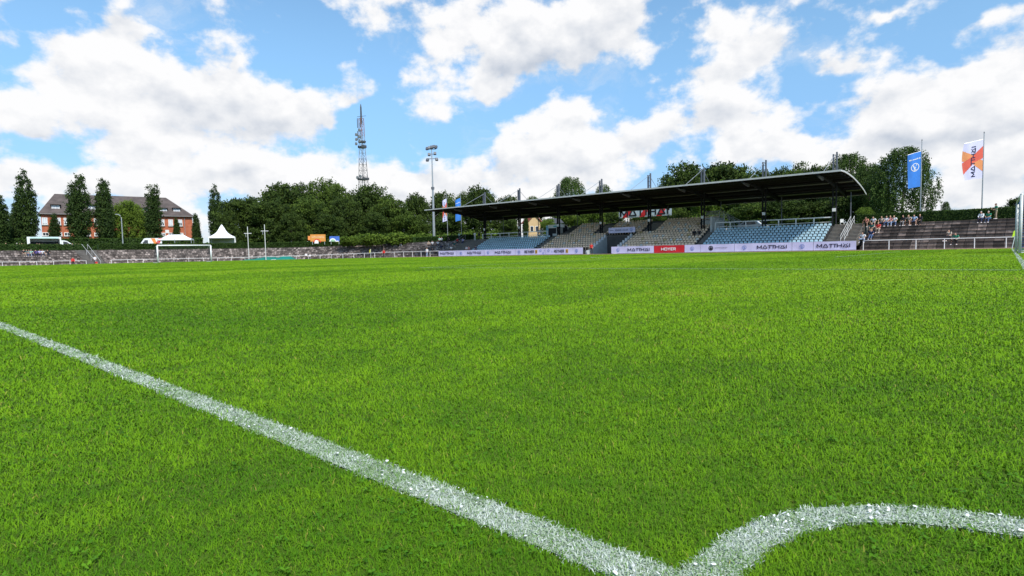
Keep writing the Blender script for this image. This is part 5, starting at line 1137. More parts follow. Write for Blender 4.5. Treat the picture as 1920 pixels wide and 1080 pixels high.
# ================================================================= GOALS, CORNER FLAGS, TARPAULIN
def net_mat(name, col):
    m = pmat(name, col, .8, .05, 3); return m
def net(mb, P00, P10, P11, P01, nu, nv, r):
    P00, P10, P11, P01 = map(Vector, (P00, P10, P11, P01))
    for i in range(nu+1): a = P00.lerp(P10, i/nu); b_ = P01.lerp(P11, i/nu); mb.beam(a, b_, r)
    for j in range(nv+1): a = P00.lerp(P01, j/nv); b_ = P10.lerp(P11, j/nv); mb.beam(a, b_, r)
def goal(name, label, g0, g1, back, netcol, r=.06, H=2.44, grid=.24, nr=.012, wide=False):
    """goal mouth from g0 to g1, `back` = direction away from the pitch"""
    g0 = np.array([*g0, dz(g0[0])]); g1 = np.array([*g1, dz(g1[0])]); bk = np.array([*back, 0.]); root = empty(name, tuple((g0+g1)/2), label, 'goal'); up = np.array([0, 0, 1.])
    for g in (g0, g1): mb = MB(); mb.tube([g, g+up*H], r, 12); mb.build('post', WHITE if wide else POSTW, root, True)
    mb = MB(); mb.tube([g0+up*(H+.02), g1+up*(H+.02)], r, 12); mb.build('crossbar', WHITE if wide else POSTW, root, True)
    for g in (g0, g1):
        mb = MB(); mb.tube([g+up*(H+.0), g+up*(H-.03)+bk*.5, g+up*(H-.25)+bk*.9], .03, 8); mb.tube([g+up*.03, g+bk*2.0+up*.03], .035, 8); mb.build('net_bracket', POSTW, root)
    mb = MB(); a0, a1 = g0+up*(H-.06), g1+up*(H-.06); b0, b1 = a0+bk*.9, a1+bk*.9; c0, c1 = g0+bk*1.95+up*.05, g1+bk*1.95+up*.05
    w = np.linalg.norm(g1-g0); n = int(w/grid)
    net(mb, a0, a1, b1, b0, n, 4, nr); net(mb, b0, b1, c1, c0, n, int(2.6/grid), nr)
    for (a, b_, c, f) in ((a0, b0, c0, g0+up*.05), (a1, b1, c1, g1+up*.05)): net(mb, f, c, b_, a, 7, int(2.4/grid), nr)
    mb.build('net', netcol, root); return root
goal('goal', 'white football goal cut by the right picture edge, blue net', (.17, 36.35), (.09, 43.9), (1, 0), net_mat('blue_net', (.03, .11, .26)), .065, H=2.80, grid=.12, nr=.022)
gp = onX(296.5, 493.3, -93.5); gq = onX(396.5, 491, -93.5)
goal('goal', 'far white football goal in front of the left terrace', (-93.5, gp[1]), (-93.5, gq[1]), (-1, 0), net_mat('grey_net', (.06, .07, .085)), .10, H=2.5, wide=True, grid=.3, nr=.016)
ad = empty('small_banner', (1.6, 43.9, 0), 'small green and white printed strip lying behind the right goal net', 'banner')
MB().box((2.6, 45.2, .42), (3.2, .05, .8)).build('cloth', pmat('green_print', (.05, .42, .20), .6, .1, 3), ad); MB().box((2.2, 45.165, .45), (.5, .01, .45)).build('print', WHITE, ad)
def corner_flag(x, y, lean, label, col):
    root = empty('corner_flag', (x, y, 0), label, 'corner flag'); t = np.array([x+lean[0], y+lean[1], 1.62]); mb = MB(); mb.tube([(x, y, 0), t], .028, 8); mb.build('pole', WHITE, root)
    mb = MB(); ex = np.array([-.2, -.15]); a = np.array([x, y, 0])*.3+t*.7
    V = []; n = 6
    for i in range(n+1):
        for k in range(2): f = i/n; q = (t if k else np.array([x, y, 0])*.32+t*.68); V.append((q[0]+ex[0]*f+.03*math.sin(f*6), q[1]+ex[1]*f, q[2]-.28*f*f))
    V2 = V+[(v[0]+.008, v[1]+.008, v[2]) for v in V]; m2 = len(V); F1 = [(2*i, 2*i+1, 2*i+3, 2*i+2) for i in range(n)]
    mb.add(V2, F1+[tuple(j+m2 for j in f)[::-1] for f in F1]); mb.build('cloth', col, root, True)
LIME = pmat('fluorescent_yellow_cloth', (.50, .72, .03), .7, .05, 3)
corner_flag(0., 63.9, (.25, 0), 'leaning white corner flag pole with fluorescent yellow cloth beside the right goal', LIME)
cf = onZ(695.5, 484.4, .05); cfp = atD(695.5, 484, 108); corner_flag(cfp[0], cfp[1], (0, 0), 'distant corner flag with yellow cloth before the middle terrace', pmat('yellow_cloth', (.55, .50, .05), .7, .05, 3))
def tarp():
    p0, p1 = onS(447, 489.6, -2.5), onS(551, 486, -2.5); V = []; nx, ny = 36, 10; d = (p1-p0)[:2]; L_ = np.linalg.norm(d); ex = d/L_; ey = np.array([-ex[1], ex[0]])
    ey = -ey if ey@(CAM[:2]-p0[:2]) > 0 else ey; r = random.Random(3)
    for i in range(nx+1):
        for k in range(ny+1):
            a, b_ = i/nx, k/ny; env = min(1, a*2.4)**.8*min(1, (1-a)*9)**.6; prof = math.sin(math.pi*min(1, b_*1.0))**.5 if 0 < b_ < 1 else 0
            h = (.30+.75*env*(.85+.12*math.sin(a*17)+.07*math.sin(a*41+b_*4)))*prof*min(1, a*14+.15); q = p0[:2]+ex*L_*a+ey*(b_*4.2)*(.3+.7*min(1, a*3)); V.append((q[0], q[1], dz(q[0])+.02+h))
    F_ = [(i*(ny+1)+k, (i+1)*(ny+1)+k, (i+1)*(ny+1)+k+1, i*(ny+1)+k+1) for i in range(nx) for k in range(ny)]
    o = link_mesh('tarpaulin', np_mesh('tarpaulin', V, F_, [4]*len(F_), True), pmat('green_tarpaulin', (.006, .17, .125), .45, .15, .8, bump=.4, bscale=2)); tag(o, 'lumpy dark green tarpaulin over a landing mat by the railing', 'tarpaulin')
    c = onS(513, 486.5, -2.8); mb = MB(); mb.box((c[0], c[1], dz(c[0])+.22), (.95, .5, .35), YAW+.4); lid = mb.build('white_box', WHITE); tag(lid, 'low white box standing before the green tarpaulin', 'box')
tarp()

# ================================================================= BOARDS, TENTS, VEHICLES BEHIND THE HEDGE
def board(px0, px1, pt, D, mat, label):
    a, b_ = atD(px0, 450, D), atD(px1, 450, D); c = (a+b_)/2; zt_ = atD((px0+px1)/2, pt, D)[2]; z0 = TZ+dz(c[0]); w = np.linalg.norm((b_-a)[:2]); rz = math.atan2(b_[1]-a[1], b_[0]-a[0])
    root = empty('billboard', (c[0], c[1], z0), label, 'billboard', rz=rz); MB().box((c[0], c[1], (zt_+z0+.6)/2), (w, .12, zt_-z0-.6), rz).build('panel', mat, root)
    for s_ in (-.4, .4): MB().box((c[0]+s_*w*math.cos(rz), c[1]+s_*w*math.sin(rz)+.1, z0+.5), (.1, .1, 1.1), rz).build('post', STEEL, root)
    return root, c, zt_, w, np.array([math.cos(rz), math.sin(rz), 0]), rz
r_, c, zt_, w, ex, rz = board(582, 610.5, 439.5, 128, pmat('orange_board', (.62, .25, .045), .6, .08, 1), 'orange billboard behind the hedge in front of the wood')
nrm = np.cross(ex, [0, 0, 1.]); nrm = nrm if nrm@(CAM-c) > 0 else -nrm; O_ = np.array([c[0], c[1], zt_])+nrm*.07
font_text('GUT & GÜNSTIG', O_+[0, 0, -.75], ex, EZ, .42, w*.8).build('lettering', pmat('cream', (.75, .6, .4), .6, .05, 2), r_)
mb = MB(); ring_poly(mb, (-.2, -1.75), .62, .78, O_, tuple(ex), EZ, .01, 16, .1, 3.0); mb.build('arch', RED, r_); mb = MB(); mb.prism([(-.75, -1.9), (.1, -1.9), (.05, -1.35), (-.3, -1.15), (-.65, -1.3)], O_+nrm*.012, ex, EZ, nrm, .008); mb.build('picture', WHITE, r_)
MB().box((c[0]-ex[0]*(w/2+.25), c[1]-ex[1]*(w/2+.25), zt_-.75), (.45, .1, .85), rz).build('side_panel', ORANGE, r_)
r_, c, zt_, w, ex, rz = board(618, 636.5, 443, 128, pmat('blue_board', (.045, .13, .50), .6, .08, 1), 'small blue billboard with a white arch right of the orange one')
O_ = np.array([c[0], c[1], zt_])+nrm*.07; mb = MB(); ring_poly(mb, (-w*.18, -1.1), .45, .68, O_, tuple(ex), EZ, .01, 16, 0, math.pi); mb.build('arch', WHITE, r_); mb = MB(); mb.prism([(-.4, 0), (.4, 0), (.3, .35), (0, .5), (-.3, .35)], O_+np.array([0, 0, -1.1])-ex*w*.18, ex, EZ, nrm, .008); mb.build('picture', pmat('pale_green_print', (.3, .5, .3), .6, .05, 2), r_)
MB().box((c[0]+ex[0]*w*.26+nrm[0]*.07, c[1]+ex[1]*w*.26+nrm[1]*.07, zt_-1.05), (.6, .02, .2), rz).build('line', WHITE, r_)

TENTW = pmat('white_tent_cloth', (.82, .82, .84), .6, .03, 1.5)
def pagoda():
    D = 158.; c = atD(417, 450, D); z0 = TZ+dz(c[0]); m = D*math.cos(math.atan(-543/F))/F; hw = 21.5*m; ze = atD(417, 444.5, D)[2]; zt_ = atD(417, 421, D)[2]; rz = YAW+.42; ex = np.array([math.cos(rz), math.sin(rz)]); ey = np.array([-ex[1], ex[0]])
    root = empty('pagoda_tent', (c[0], c[1], z0), 'white pagoda tent with a tall pointed roof behind the hedge', 'tent', rz=rz); P = lambda u, v, z: (c[0]+ex[0]*u+ey[0]*v, c[1]+ex[1]*u+ey[1]*v, z)
    V = []; F_ = []; n = 10; k = 16
    for i in range(n+1):
        f = i/n; r = hw*(1-f)**1.0*(1-.42*math.sin(math.pi*f)*.8); z = ze+(zt_-ze)*(f**1.05)
        for j in range(k):
            a = j*4/k; s_ = int(a) % 4; t = a-int(a); cs = [(-1, -1), (1, -1), (1, 1), (-1, 1)]; p, q = cs[s_], cs[(s_+1) % 4]; V.append(P((p[0]+(q[0]-p[0])*t)*max(r, .04), (p[1]+(q[1]-p[1])*t)*max(r, .04), z))
    F_ = [(i*k+j, i*k+(j+1) % k, (i+1)*k+(j+1) % k, (i+1)*k+j) for i in range(n) for j in range(k)]
    mb = MB(); mb.add(V, F_); mb.build('roof', TENTW, root, True)
    mb = MB()
    for a, b_, dx, dy in ((0, -hw, hw*2, .04), (0, hw, hw*2, .04), (-hw, 0, .04, hw*2), (hw, 0, .04, hw*2)): mb.box(P(a, b_, ze-.15), (dx, dy, .35), rz)
    mb.build('valance', TENTW, root)
    for a, b_ in ((-1, -1), (1, -1), (1, 1), (-1, 1)): MB().box(P(a*hw, b_*hw, (z0+ze)/2), (.14, .14, ze-z0), rz).build('leg', WHITE, root)
    mb = MB(); mb.box(P(0, hw-.1, (z0+ze)/2), (hw*2-.2, .05, ze-z0-.3), rz); mb.box(P(-hw+.1, .2, (z0+ze)/2), (.05, hw*1.6, ze-z0-.3), rz); mb.build('side_wall', pmat('greyish_tent_wall', (.5, .5, .47), .7, .05, 1), root)
pagoda()
def canopy():
    D = 159.; c = atD(330.5, 452, D); z0 = TZ+dz(c[0]); m = D*math.cos(math.atan(-630/F))/F; hw = 27*m; hd = hw*.5; ze = atD(330, 448.5, D)[2]; zt_ = atD(330, 440, D)[2]; rz = YAW+.35; ex = np.array([math.cos(rz), math.sin(rz)]); ey = np.array([-ex[1], ex[0]])
    root = empty('canopy_tent', (c[0], c[1], z0), 'wide white folding canopy tent beside the van behind the hedge', 'tent', rz=rz); P = lambda u, v, z: (c[0]+ex[0]*u+ey[0]*v, c[1]+ex[1]*u+ey[1]*v, z)
    e = [(-hw, -hd), (hw, -hd), (hw, hd), (-hw, hd)]; e2 = [(-hw*.72, -hd*.5), (hw*.72, -hd*.5), (hw*.72, hd*.5), (-hw*.72, hd*.5)]; t = [(-hw*.45, 0), (hw*.45, 0)]
    V = [P(u, v, ze) for u, v in e]+[P(u, v, ze+(zt_-ze)*.38) for u, v in e2]+[P(u, v, zt_) for u, v in t]
    mb = MB(); mb.add(V, [(0, 1, 5, 4), (1, 2, 6, 5), (2, 3, 7, 6), (3, 0, 4, 7), (4, 5, 9, 8), (5, 6, 9), (6, 7, 8, 9), (7, 4, 8)]); mb.build('roof', TENTW, root)
    mb = MB()
    for a, b_, dx, dy in ((0, -hd, hw*2, .04), (0, hd, hw*2, .04), (-hw, 0, .04, hd*2), (hw, 0, .04, hd*2)): mb.box(P(a, b_, ze-.12), (dx, dy, .3), rz)
    mb.build('valance', TENTW, root)
    for a in (-1, 0, 1):
        for b_ in (-1, 1): MB().box(P(a*hw, b_*hd, (z0+ze)/2), (.1, .1, ze-z0), rz).build('leg', STEEL, root)
    o2 = np.array(P(0, -hd*.75, ze+(zt_-ze)*.42)); font_text('FANSHOP TURNIER', o2-np.append(ey, 0)*.15, (*ex, 0), EZ, .3, hw*.85).build('lettering', NAVY, root)
    mb = MB(); mb.box(P(0, hd*.4, z0+.45), (hw*1.7, .7, .9), rz); mb.build('counter', pmat('dark_counter', (.08, .08, .09), .7, .2, 2), root)
canopy()
def wheels(root, P, us, v, z0, rz, r=.36):
    for u in us:
        for s_ in (-1, 1):
            c = np.array(P(u, s_*v, z0+r)); ax = np.array([-math.sin(rz), math.cos(rz), 0])*.12; mb = MB(); mb.tube([c-ax, c+ax], r, 14); w_ = mb.build('wheel', RUBBER, root); mb = MB(); mb.tube([c-ax*1.08, c+ax*1.08], r*.6, 12); mb.build('rim', STEEL, w_)
VANW = pmat('white_van_paint', (.78, .79, .80), .25, .04, 1, spec=.6)
def van_body(root, P, L_, wd, z0, prof, mat, rz, name='body'):
    ex, ey = np.array(P(1, 0, 0))-np.array(P(0, 0, 0)), np.array(P(0, 1, 0))-np.array(P(0, 0, 0)); mb = MB(); mb.prism(prof, np.array(P(0, -wd/2, z0)), ex, EZ, ey, wd); return mb.build(name, mat, root)
def van():
    D = 159.; rz = YAW+.55; c = atD(281, 456, D); z0 = TZ+dz(c[0]); m = D*math.cos(math.atan(-679/F))/F; L_ = 39*m; sc = L_/5.4; ex = np.array([math.cos(rz), math.sin(rz)]); ey = np.array([-ex[1], ex[0]])
    root = empty('delivery_van', (c[0], c[1], z0), 'white delivery van with red and orange wedge stripes behind the hedge', 'van', rz=rz); P = lambda u, v, z: (c[0]+ex[0]*u+ey[0]*v, c[1]+ex[1]*u+ey[1]*v, z)
    h = atD(281, 446.8, D)[2]-z0; prof = [(-L_/2, .35), (L_/2, .35), (L_/2, h-.08), (L_/2-.1, h), (-L_/2+1.75, h), (-L_/2+1.35, h-.1), (-L_/2+.62, h*.56), (-L_/2+.08, h*.46), (-L_/2, h*.4)]
    van_body(root, P, L_, 2.0, z0, prof, VANW, rz)
    ws = MB(); ws.add([P(-L_/2+1.36, -.85, z0+h-.14), P(-L_/2+.66, -.85, z0+h*.58), P(-L_/2+.66, .85, z0+h*.58), P(-L_/2+1.36, .85, z0+h-.14)], [(0, 1, 2, 3)]); [ws.v.__setitem__(i, (q[0]-ex[0]*.03, q[1]-ex[1]*.03, q[2]+.03)) for i, q in enumerate(ws.v)]; ws.build('windscreen', GLASS, root)
    mb = MB(); mb.prism([(-L_/2+1.0, h*.57), (-L_/2+2.1, h*.57), (-L_/2+2.1, h*.84), (-L_/2+1.5, h*.84)], P(0, -1.012, z0), (*ex, 0), EZ, (*ey, 0), .01); mb.build('side_window', GLASS, root)
    mb = MB(); mb.prism([(.25, h*.98), (1.05, h*.98), (1.5, h*.45), (1.15, h*.3)], P(0, -1.013, z0), (*ex, 0), EZ, (*ey, 0), .01); mb.build('orange_stripe', ORANGE, root)
    mb = MB(); mb.prism([(1.5, h*.3), (1.2, h*.55), (1.75, h*.98), (2.55, h*.98)], P(0, -1.016, z0), (*ex, 0), EZ, (*ey, 0), .01); mb.build('red_stripe', RED, root)
    for s_ in (-.8, .8): MB().box(P(-L_/2-.0, s_, z0+h*.38), (.1, .35, .2), rz).build('headlight', GLASS, root)
    MB().box(P(-L_/2+1.1, -1.15, z0+h*.6), (.1, .22, .3), rz).build('mirror', BLACK, root); wheels(root, P, (-L_/2+.95, L_/2-1.1), .88, z0, rz)
van()
def food_truck():
    D = 154.; rz = YAW+.7; c = atD(94, 458, D); z0 = TZ+dz(c[0]); m = D*math.cos(math.atan(-866/F))/F*1.22; ex = np.array([math.cos(rz), math.sin(rz)]); ey = np.array([-ex[1], ex[0]]); L_ = 42*m; h = atD(88, 445.3, D)[2]-z0
    root = empty('food_truck', (c[0], c[1], z0), 'white food truck with open serving hatch behind the left hedge', 'food truck', rz=rz); P = lambda u, v, z: (c[0]+ex[0]*(u)+ey[0]*v, c[1]+ex[1]*(u)+ey[1]*v, z); wd = 2.2
    mb = MB(); x0, x1 = -L_*.64, L_*.32
    for (u0, u1, v0, v1, a, b_) in ((x0, x1, wd/2-.08, wd/2, .5, h), (x0, x1, -wd/2, -wd/2+.08, .5, 1.25), (x0, x0+.45, -wd/2, wd/2-.08, .5, h), (x1-.25, x1, -wd/2, wd/2-.08, .5, h), (x0, x1, -wd/2, wd/2, h, h+.1), (x0+.45, x1-.25, -wd/2, wd/2-.08, .42, .5), (x0+.45, x1-.25, -wd/2, -wd/2+.08, h-.35, h)): mb.box(P((u0+u1)/2, (v0+v1)/2, z0+(a+b_)/2), (u1-u0, v1-v0, b_-a), rz)
    mb.build('body', VANW, root)
    mb = MB(); mb.box(P((x0+x1)/2, -wd/2-.6, z0+h-.12), (x1-x0-.9, 1.2, .08), rz, .25); mb.build('hatch', pmat('pale_green_hatch', (.45, .6, .55), .5, .05, 1), root)
    mb = MB(); mb.box(P((x0+x1)/2, .4, z0+1.3), (x1-x0-.9, .8, 1.3), rz); mb.build('interior', BLACK, root); mb = MB(); mb.box(P((x0+x1)/2, -wd/2-.2, z0+1.25), (x1-x0-1., .4, .06), rz); mb.build('counter', STEEL, root)
    prof = [(x1, .4), (x1+2.3, .4), (x1+2.3, .95), (x1+2.05, 1.15), (x1+1.0, 2.0), (x1+.6, 2.15), (x1, 2.2)]; van_body(root, P, L_, 1.9, z0, [(a, b_-.0) for a, b_ in prof], VANW, rz, 'cab')
    mb = MB(); mb.prism([(x1+.3, 1.2), (x1+1.65, 1.2), (x1+.95, 1.85), (x1+.3, 1.95)], P(0, -.962, z0), (*ex, 0), EZ, (*ey, 0), .01); mb.build('side_window', GLASS, root); wheels(root, P, (x1+1.4, x0+1.6), .86, z0, rz)
food_truck()
def car():
    p = onY(1412, 425, 92); x, y = p[0], p[1]; z0 = TZ; root = empty('parked_car', (x, y, z0), 'white parked car glimpsed behind the right blue seats', 'car'); P = lambda u, v, z: (x+u, y+v, z)
    van_body(root, P, 4.3, 1.7, z0, [(-2.1, .25), (2.1, .25), (2.15, .7), (1.3, .88), (.6, 1.42), (-1.1, 1.45), (-1.9, .95), (-2.15, .85)], VANW, 0); mb = MB(); mb.prism([(-1.55, .92), (1.0, .92), (.5, 1.34), (-1.0, 1.36)], P(0, -.862, z0), EX, EZ, (0, 1, 0), .01); mb.build('side_window', GLASS, root)
    for s_ in (-.6, .6): MB().box(P(2.13, s_, z0+.68), (.08, .3, .14)).build('headlight', GLASS, root)
    wheels(root, P, (-1.3, 1.35), .78, z0, 0, .31)
car()
def plastic_chair(x, y, z, rz, label):
    root = empty('plastic_chair', (x, y, z), label, 'chair', rz=rz); R_ = Matrix.Rotation(rz, 3, 'Z'); P = lambda a, b_, c: tuple(Vector((x, y, z))+R_ @ Vector((a, b_, c)))
    MB().box(P(0, 0, .43), (.46, .44, .04), rz).build('seat', WHITE, root); mb = MB(); mb.beam(P(-.2, .22, .66), P(.2, .22, .66), .04, .44); mb.build('backrest', WHITE, root)
    for a, b_ in ((-1, -1), (1, -1), (-1, 1), (1, 1)): mb = MB(); mb.tube([P(a*.2, b_*.19, .42), P(a*.24, b_*.23, 0)], .025, 6); mb.build('leg', WHITE, root)
    for a in (-1, 1): mb = MB(); mb.beam(P(a*.24, -.18, .64), P(a*.24, .2, .66), .05, .03); mb.build('armrest', WHITE, root)
q = onY(1579, 414, 85.6); plastic_chair(q[0], q[1], TZ, .3, 'white plastic chair on the deck at the top of the right end stairs')
q = onY(1417, 424, 85.2); plastic_chair(q[0], q[1], TZ, -.4, 'white plastic chair behind the railing of the right blue seats')
# ================================================================= PEOPLE
def caps_mesh(name, shapes, voxel):
    """tapered limbs and ellipsoids fused into one continuous surface"""
    mb = MB()
    def ball(c, r):
        c = Vector(c); r = r if isinstance(r, (tuple, list)) else (r, r, r); n, k = 10, 7; vs = []; fs = []
        for i in range(1, k):
            th = math.pi*i/k
            for j in range(n): ph = 2*math.pi*j/n; vs.append(c+Vector((r[0]*math.sin(th)*math.cos(ph), r[1]*math.sin(th)*math.sin(ph), r[2]*math.cos(th))))
        vs += [c+Vector((0, 0, r[2])), c-Vector((0, 0, r[2]))]; t, b_ = len(vs)-2, len(vs)-1
        for i in range(k-2):
            for j in range(n): fs.append((i*n+j, (i+1)*n+j, (i+1)*n+(j+1) % n, i*n+(j+1) % n))
        for j in range(n): fs.append((t, j, (j+1) % n)); fs.append((b_, (k-2)*n+(j+1) % n, (k-2)*n+j))
        mb.add(vs, fs)
    for s_ in shapes:
        if s_[0] == 'b': ball(s_[1], s_[2])
        else:
            pts, rr = s_[1], s_[2]; mb.tube(pts, list(rr), 10)
            for p, r in zip(pts, rr): ball(p, r)
    V = np.array(mb.v); me = np_mesh(name, V, [i for f in mb.f for i in f], [len(f) for f in mb.f]); ob = bpy.data.objects.new(name, me); COL.objects.link(ob)
    md = ob.modifiers.new('r', 'REMESH'); md.mode = 'VOXEL'; md.voxel_size = voxel; md.use_smooth_shade = True
    bpy.context.view_layer.update(); dg = bpy.context.evaluated_depsgraph_get(); out = bpy.data.meshes.new_from_object(ob.evaluated_get(dg)); out.name = name
    COL.objects.unlink(ob); bpy.data.objects.remove(ob); bpy.data.meshes.remove(me); out.materials.clear(); out.materials.append(WHITE); return out
def pose(J):
    """J: joints of one figure facing -Y, z=0 at the soles"""
    out = {}; hd = Vector(J['head']); body = []; shirt = []; legs = []; shorts = []; shoes = []
    body += [('b', hd, (.078, .098, .118)), ('b', hd+Vector((0, -.092, -.012)), (.016, .024, .02)), ('b', hd+Vector((0, -.085, -.075)), (.035, .03, .03)), ('b', hd+Vector((.08, .005, 0)), (.014, .022, .032)), ('b', hd+Vector((-.08, .005, 0)), (.014, .022, .032))]
    body += [('b', hd+Vector((sx_*.032, -.088, .018)), (.014, .014, .009)) for sx_ in (-1, 1)]
    nk, ch, pv = Vector(J['neck']), Vector(J['chest']), Vector(J['pelvis'])
    body += [('c', [hd+Vector((0, .01, -.08)), nk], (.055, .06)), ('b', ch, (.165, .105, .19)), ('b', ch.lerp(pv, .55), (.14, .095, .17)), ('b', pv, (.165, .115, .13))]
    shirt += [('b', ch, (.19, .128, .215)), ('b', ch.lerp(pv, .5), (.172, .122, .21)), ('b', ch.lerp(pv, .85), (.185, .135, .13))]
    for sd in (-1, 1):
        k = 'r' if sd > 0 else 'l'; s_, e, w, h, kn, an = [Vector(J[k+q]) for q in ('sh', 'el', 'wr', 'hip', 'kn', 'an')]; tf = Vector(J.get(k+'toe', an+Vector((.02*sd, -.17, -.05))))
        body += [('c', [ch+Vector((sd*.08, 0, .12)), s_], (.07, .058)), ('c', [s_, e, w], (.052, .042, .028))]; d = (w-e).normalized(); pm = w+d*.06; body.append(('c', [w, pm], (.03, .036)))
        sdv = Vector((0, -1, 0)) if abs(d.y) < .8 else Vector((1, 0, 0)); lat = d.cross(Vector((sd, 0, 0))); lat = lat.normalized() if lat.length > .1 else sdv; cur = Vector((-sd, 0, 0))
        for i, ln in enumerate((.062, .075, .07, .055)):
            b0 = pm+lat*(-.026+.0175*i); body.append(('c', [b0, b0+d*ln*.6+cur*.006, b0+d*ln+cur*.026], (.0098, .009, .0075)))
        body.append(('c', [w+d*.02-lat*.03, w+d*.055-lat*.05+cur*.01, w+d*.085-lat*.052+cur*.02], (.012, .0105, .009)))
        body += [('c', [h, kn, an], (.085, .058, .038)), ('c', [an, tf], (.042, .035))]
        shirt += [('c', [s_, s_.lerp(e, .62)], (.072, .064)), ('c', [ch+Vector((sd*.08, 0, .12)), s_], (.085, .072))]
        legs += [('c', [h, kn, kn.lerp(an, .92)], (.105, .078, .06))]; shorts += [('c', [h, h.lerp(kn, .86)], (.108, .092))]; heel = an+Vector((0, .03, -.045))
        shoes += [('c', [heel, Vector((tf.x, tf.y, heel.z-.005))], (.046, .042))]
    legs += [('b', pv, (.188, .135, .135))]; shorts += [('b', pv, (.188, .135, .135))]
    sl = []
    for k in 'lr': s_, e, w = [Vector(J[k+q]) for q in ('sh', 'el', 'wr')]; sl += [('c', [s_, e, e.lerp(w, .9)], (.072, .058, .044))]
    hair = [('b', hd+Vector((0, .018, .03)), (.088, .10, .108))]
    out['person'] = caps_mesh('person', body, .0125); out['shirt'] = caps_mesh('shirt', shirt, .025); out['jacket'] = caps_mesh('jacket', shirt+sl, .025); out['trousers'] = caps_mesh('trousers', legs, .025); out['shorts'] = caps_mesh('shorts', shorts, .025); out['shoes'] = caps_mesh('shoes', shoes, .022)
    hm = caps_mesh('hair', hair, .022); bm = bmesh.new(); bm.from_mesh(hm)
    bmesh.ops.delete(bm, geom=[v for v in bm.verts if (v.co.y < hd.y-.055 and v.co.z < hd.z+.055) or v.co.z < hd.z-.06], context='VERTS'); bm.to_mesh(hm); bm.free(); out['hair'] = hm
    return out
STAND = dict(head=(0, -.02, 1.63), neck=(0, 0, 1.47), chest=(0, 0, 1.26), pelvis=(0, 0, .96), lsh=(-.19, 0, 1.40), lel=(-.25, .03, 1.13), lwr=(-.25, -.05, .89), rsh=(.19, 0, 1.40), rel=(.25, .02, 1.13), rwr=(.22, -.10, .91), lhip=(-.09, 0, .92), lkn=(-.11, -.02, .50), lan=(-.12, .02, .09), rhip=(.09, 0, .92), rkn=(.11, -.03, .50), ran=(.14, .0, .09))
TALK = dict(STAND, lel=(-.24, -.08, 1.16), lwr=(-.16, -.32, 1.14), rel=(.25, .0, 1.13), rwr=(.14, -.24, 1.05), head=(.02, -.05, 1.62))
SIT = dict(head=(0, -.12, 1.20), neck=(0, -.05, 1.05), chest=(0, -.01, .85), pelvis=(0, .08, .53), lsh=(-.19, -.03, .99), lel=(-.26, -.14, .74), lwr=(-.14, -.34, .62), rsh=(.19, -.03, .99), rel=(.25, -.16, .74), rwr=(.12, -.36, .63), lhip=(-.10, .04, .50), lkn=(-.15, -.38, .50), lan=(-.14, -.36, .09), rhip=(.10, .04, .50), rkn=(.16, -.38, .50), ran=(.18, -.42, .09))
WIDE = dict(SIT, lel=(-.36, -.16, .78), lwr=(-.24, -.36, .60), rel=(.36, -.14, .78), rwr=(.24, -.36, .60), lkn=(-.27, -.36, .50), lan=(-.26, -.36, .09), rkn=(.27, -.36, .50), ran=(.27, -.40, .09), head=(0, -.16, 1.18))
LOUNGE = dict(SIT, head=(-.10, .10, 1.15), neck=(-.05, .10, 1.0), chest=(-.02, .10, .80), lel=(-.34, .30, .74), lwr=(-.34, .22, .50), lkn=(-.12, -.42, .56), lan=(-.25, -.62, .09), rkn=(.10, -.42, .58), ran=(.02, -.66, .10))
POSES = {k: pose(v) for k, v in (('stand', STAND), ('talk', TALK), ('sit', SIT), ('wide', WIDE), ('lounge', LOUNGE))}
_cm = {}
def cmat(nm, c): 
    if nm not in _cm: _cm[nm] = pmat(nm+'_cloth', c, .85, .12, 9)
    return _cm[nm]
CC = dict(white=(.72, .72, .73), black=(.014, .014, .017), navy=(.02, .03, .08), jeans=(.07, .12, .24), lightjeans=(.28, .36, .50), red=(.55, .03, .025), pink=(.62, .25, .24), salmon=(.60, .24, .17), green=(.015, .20, .11), teal=(.02, .11, .10), mint=(.35, .60, .50), khaki=(.33, .26, .17), grey=(.22, .22, .23), beige=(.42, .35, .28), lavender=(.42, .40, .62), purple=(.10, .07, .25), orange=(.60, .17, .05), paleblue=(.38, .50, .68))
SKIN = pmat('skin', (.50, .28, .19), .6, .08, 9); SKIN2 = pmat('tanned_skin', (.36, .19, .12), .6, .08, 9)
HAIRC = {'dark': pmat('dark_hair', (.02, .014, .01), .6, .2, 30), 'brown': pmat('brown_hair', (.09, .05, .028), .6, .2, 30), 'fair': pmat('fair_hair', (.34, .23, .11), .6, .2, 30), 'grey': pmat('grey_hair', (.35, .34, .33), .6, .2, 30), 'cap': pmat('black_cap', (.015, .015, .02), .7, .2, 30), 'wcap': pmat('white_cap_cloth', (.7, .7, .7), .7, .1, 30)}
def person(loc, rz, ps, top, bottom, label, hair='brown', group=None, shorts=False, jacket=False, shoe='white', scale=1., bare=False):
    P = POSES[ps]; root = bpy.data.objects.new('person', P['person']); COL.objects.link(root); root.location = loc; root.rotation_euler = (0, 0, rz); root.scale = (scale,)*3
    tag(root, label, 'person', group)
    def part(nm, mesh, mat):
        o = bpy.data.objects.new(nm, mesh); COL.objects.link(o); o.parent = root; o.material_slots[0].link = 'OBJECT'; o.material_slots[0].material = mat; return o
    root.material_slots[0].link = 'OBJECT'; root.material_slots[0].material = SKIN2 if bare else SKIN
    if top: part('jacket' if jacket else 'shirt', P['jacket' if jacket else 'shirt'], cmat(top, CC[top]))
    part('shorts' if shorts else 'trousers', P['shorts' if shorts else 'trousers'], cmat(bottom, CC[bottom])); part('shoes', P['shoes'], cmat('shoe_'+shoe, CC[shoe])); part('hair', P['hair'], HAIRC[hair]); return root
def face(p): return math.atan2(-(OC[1]-p[1]) if False else 0, 1)
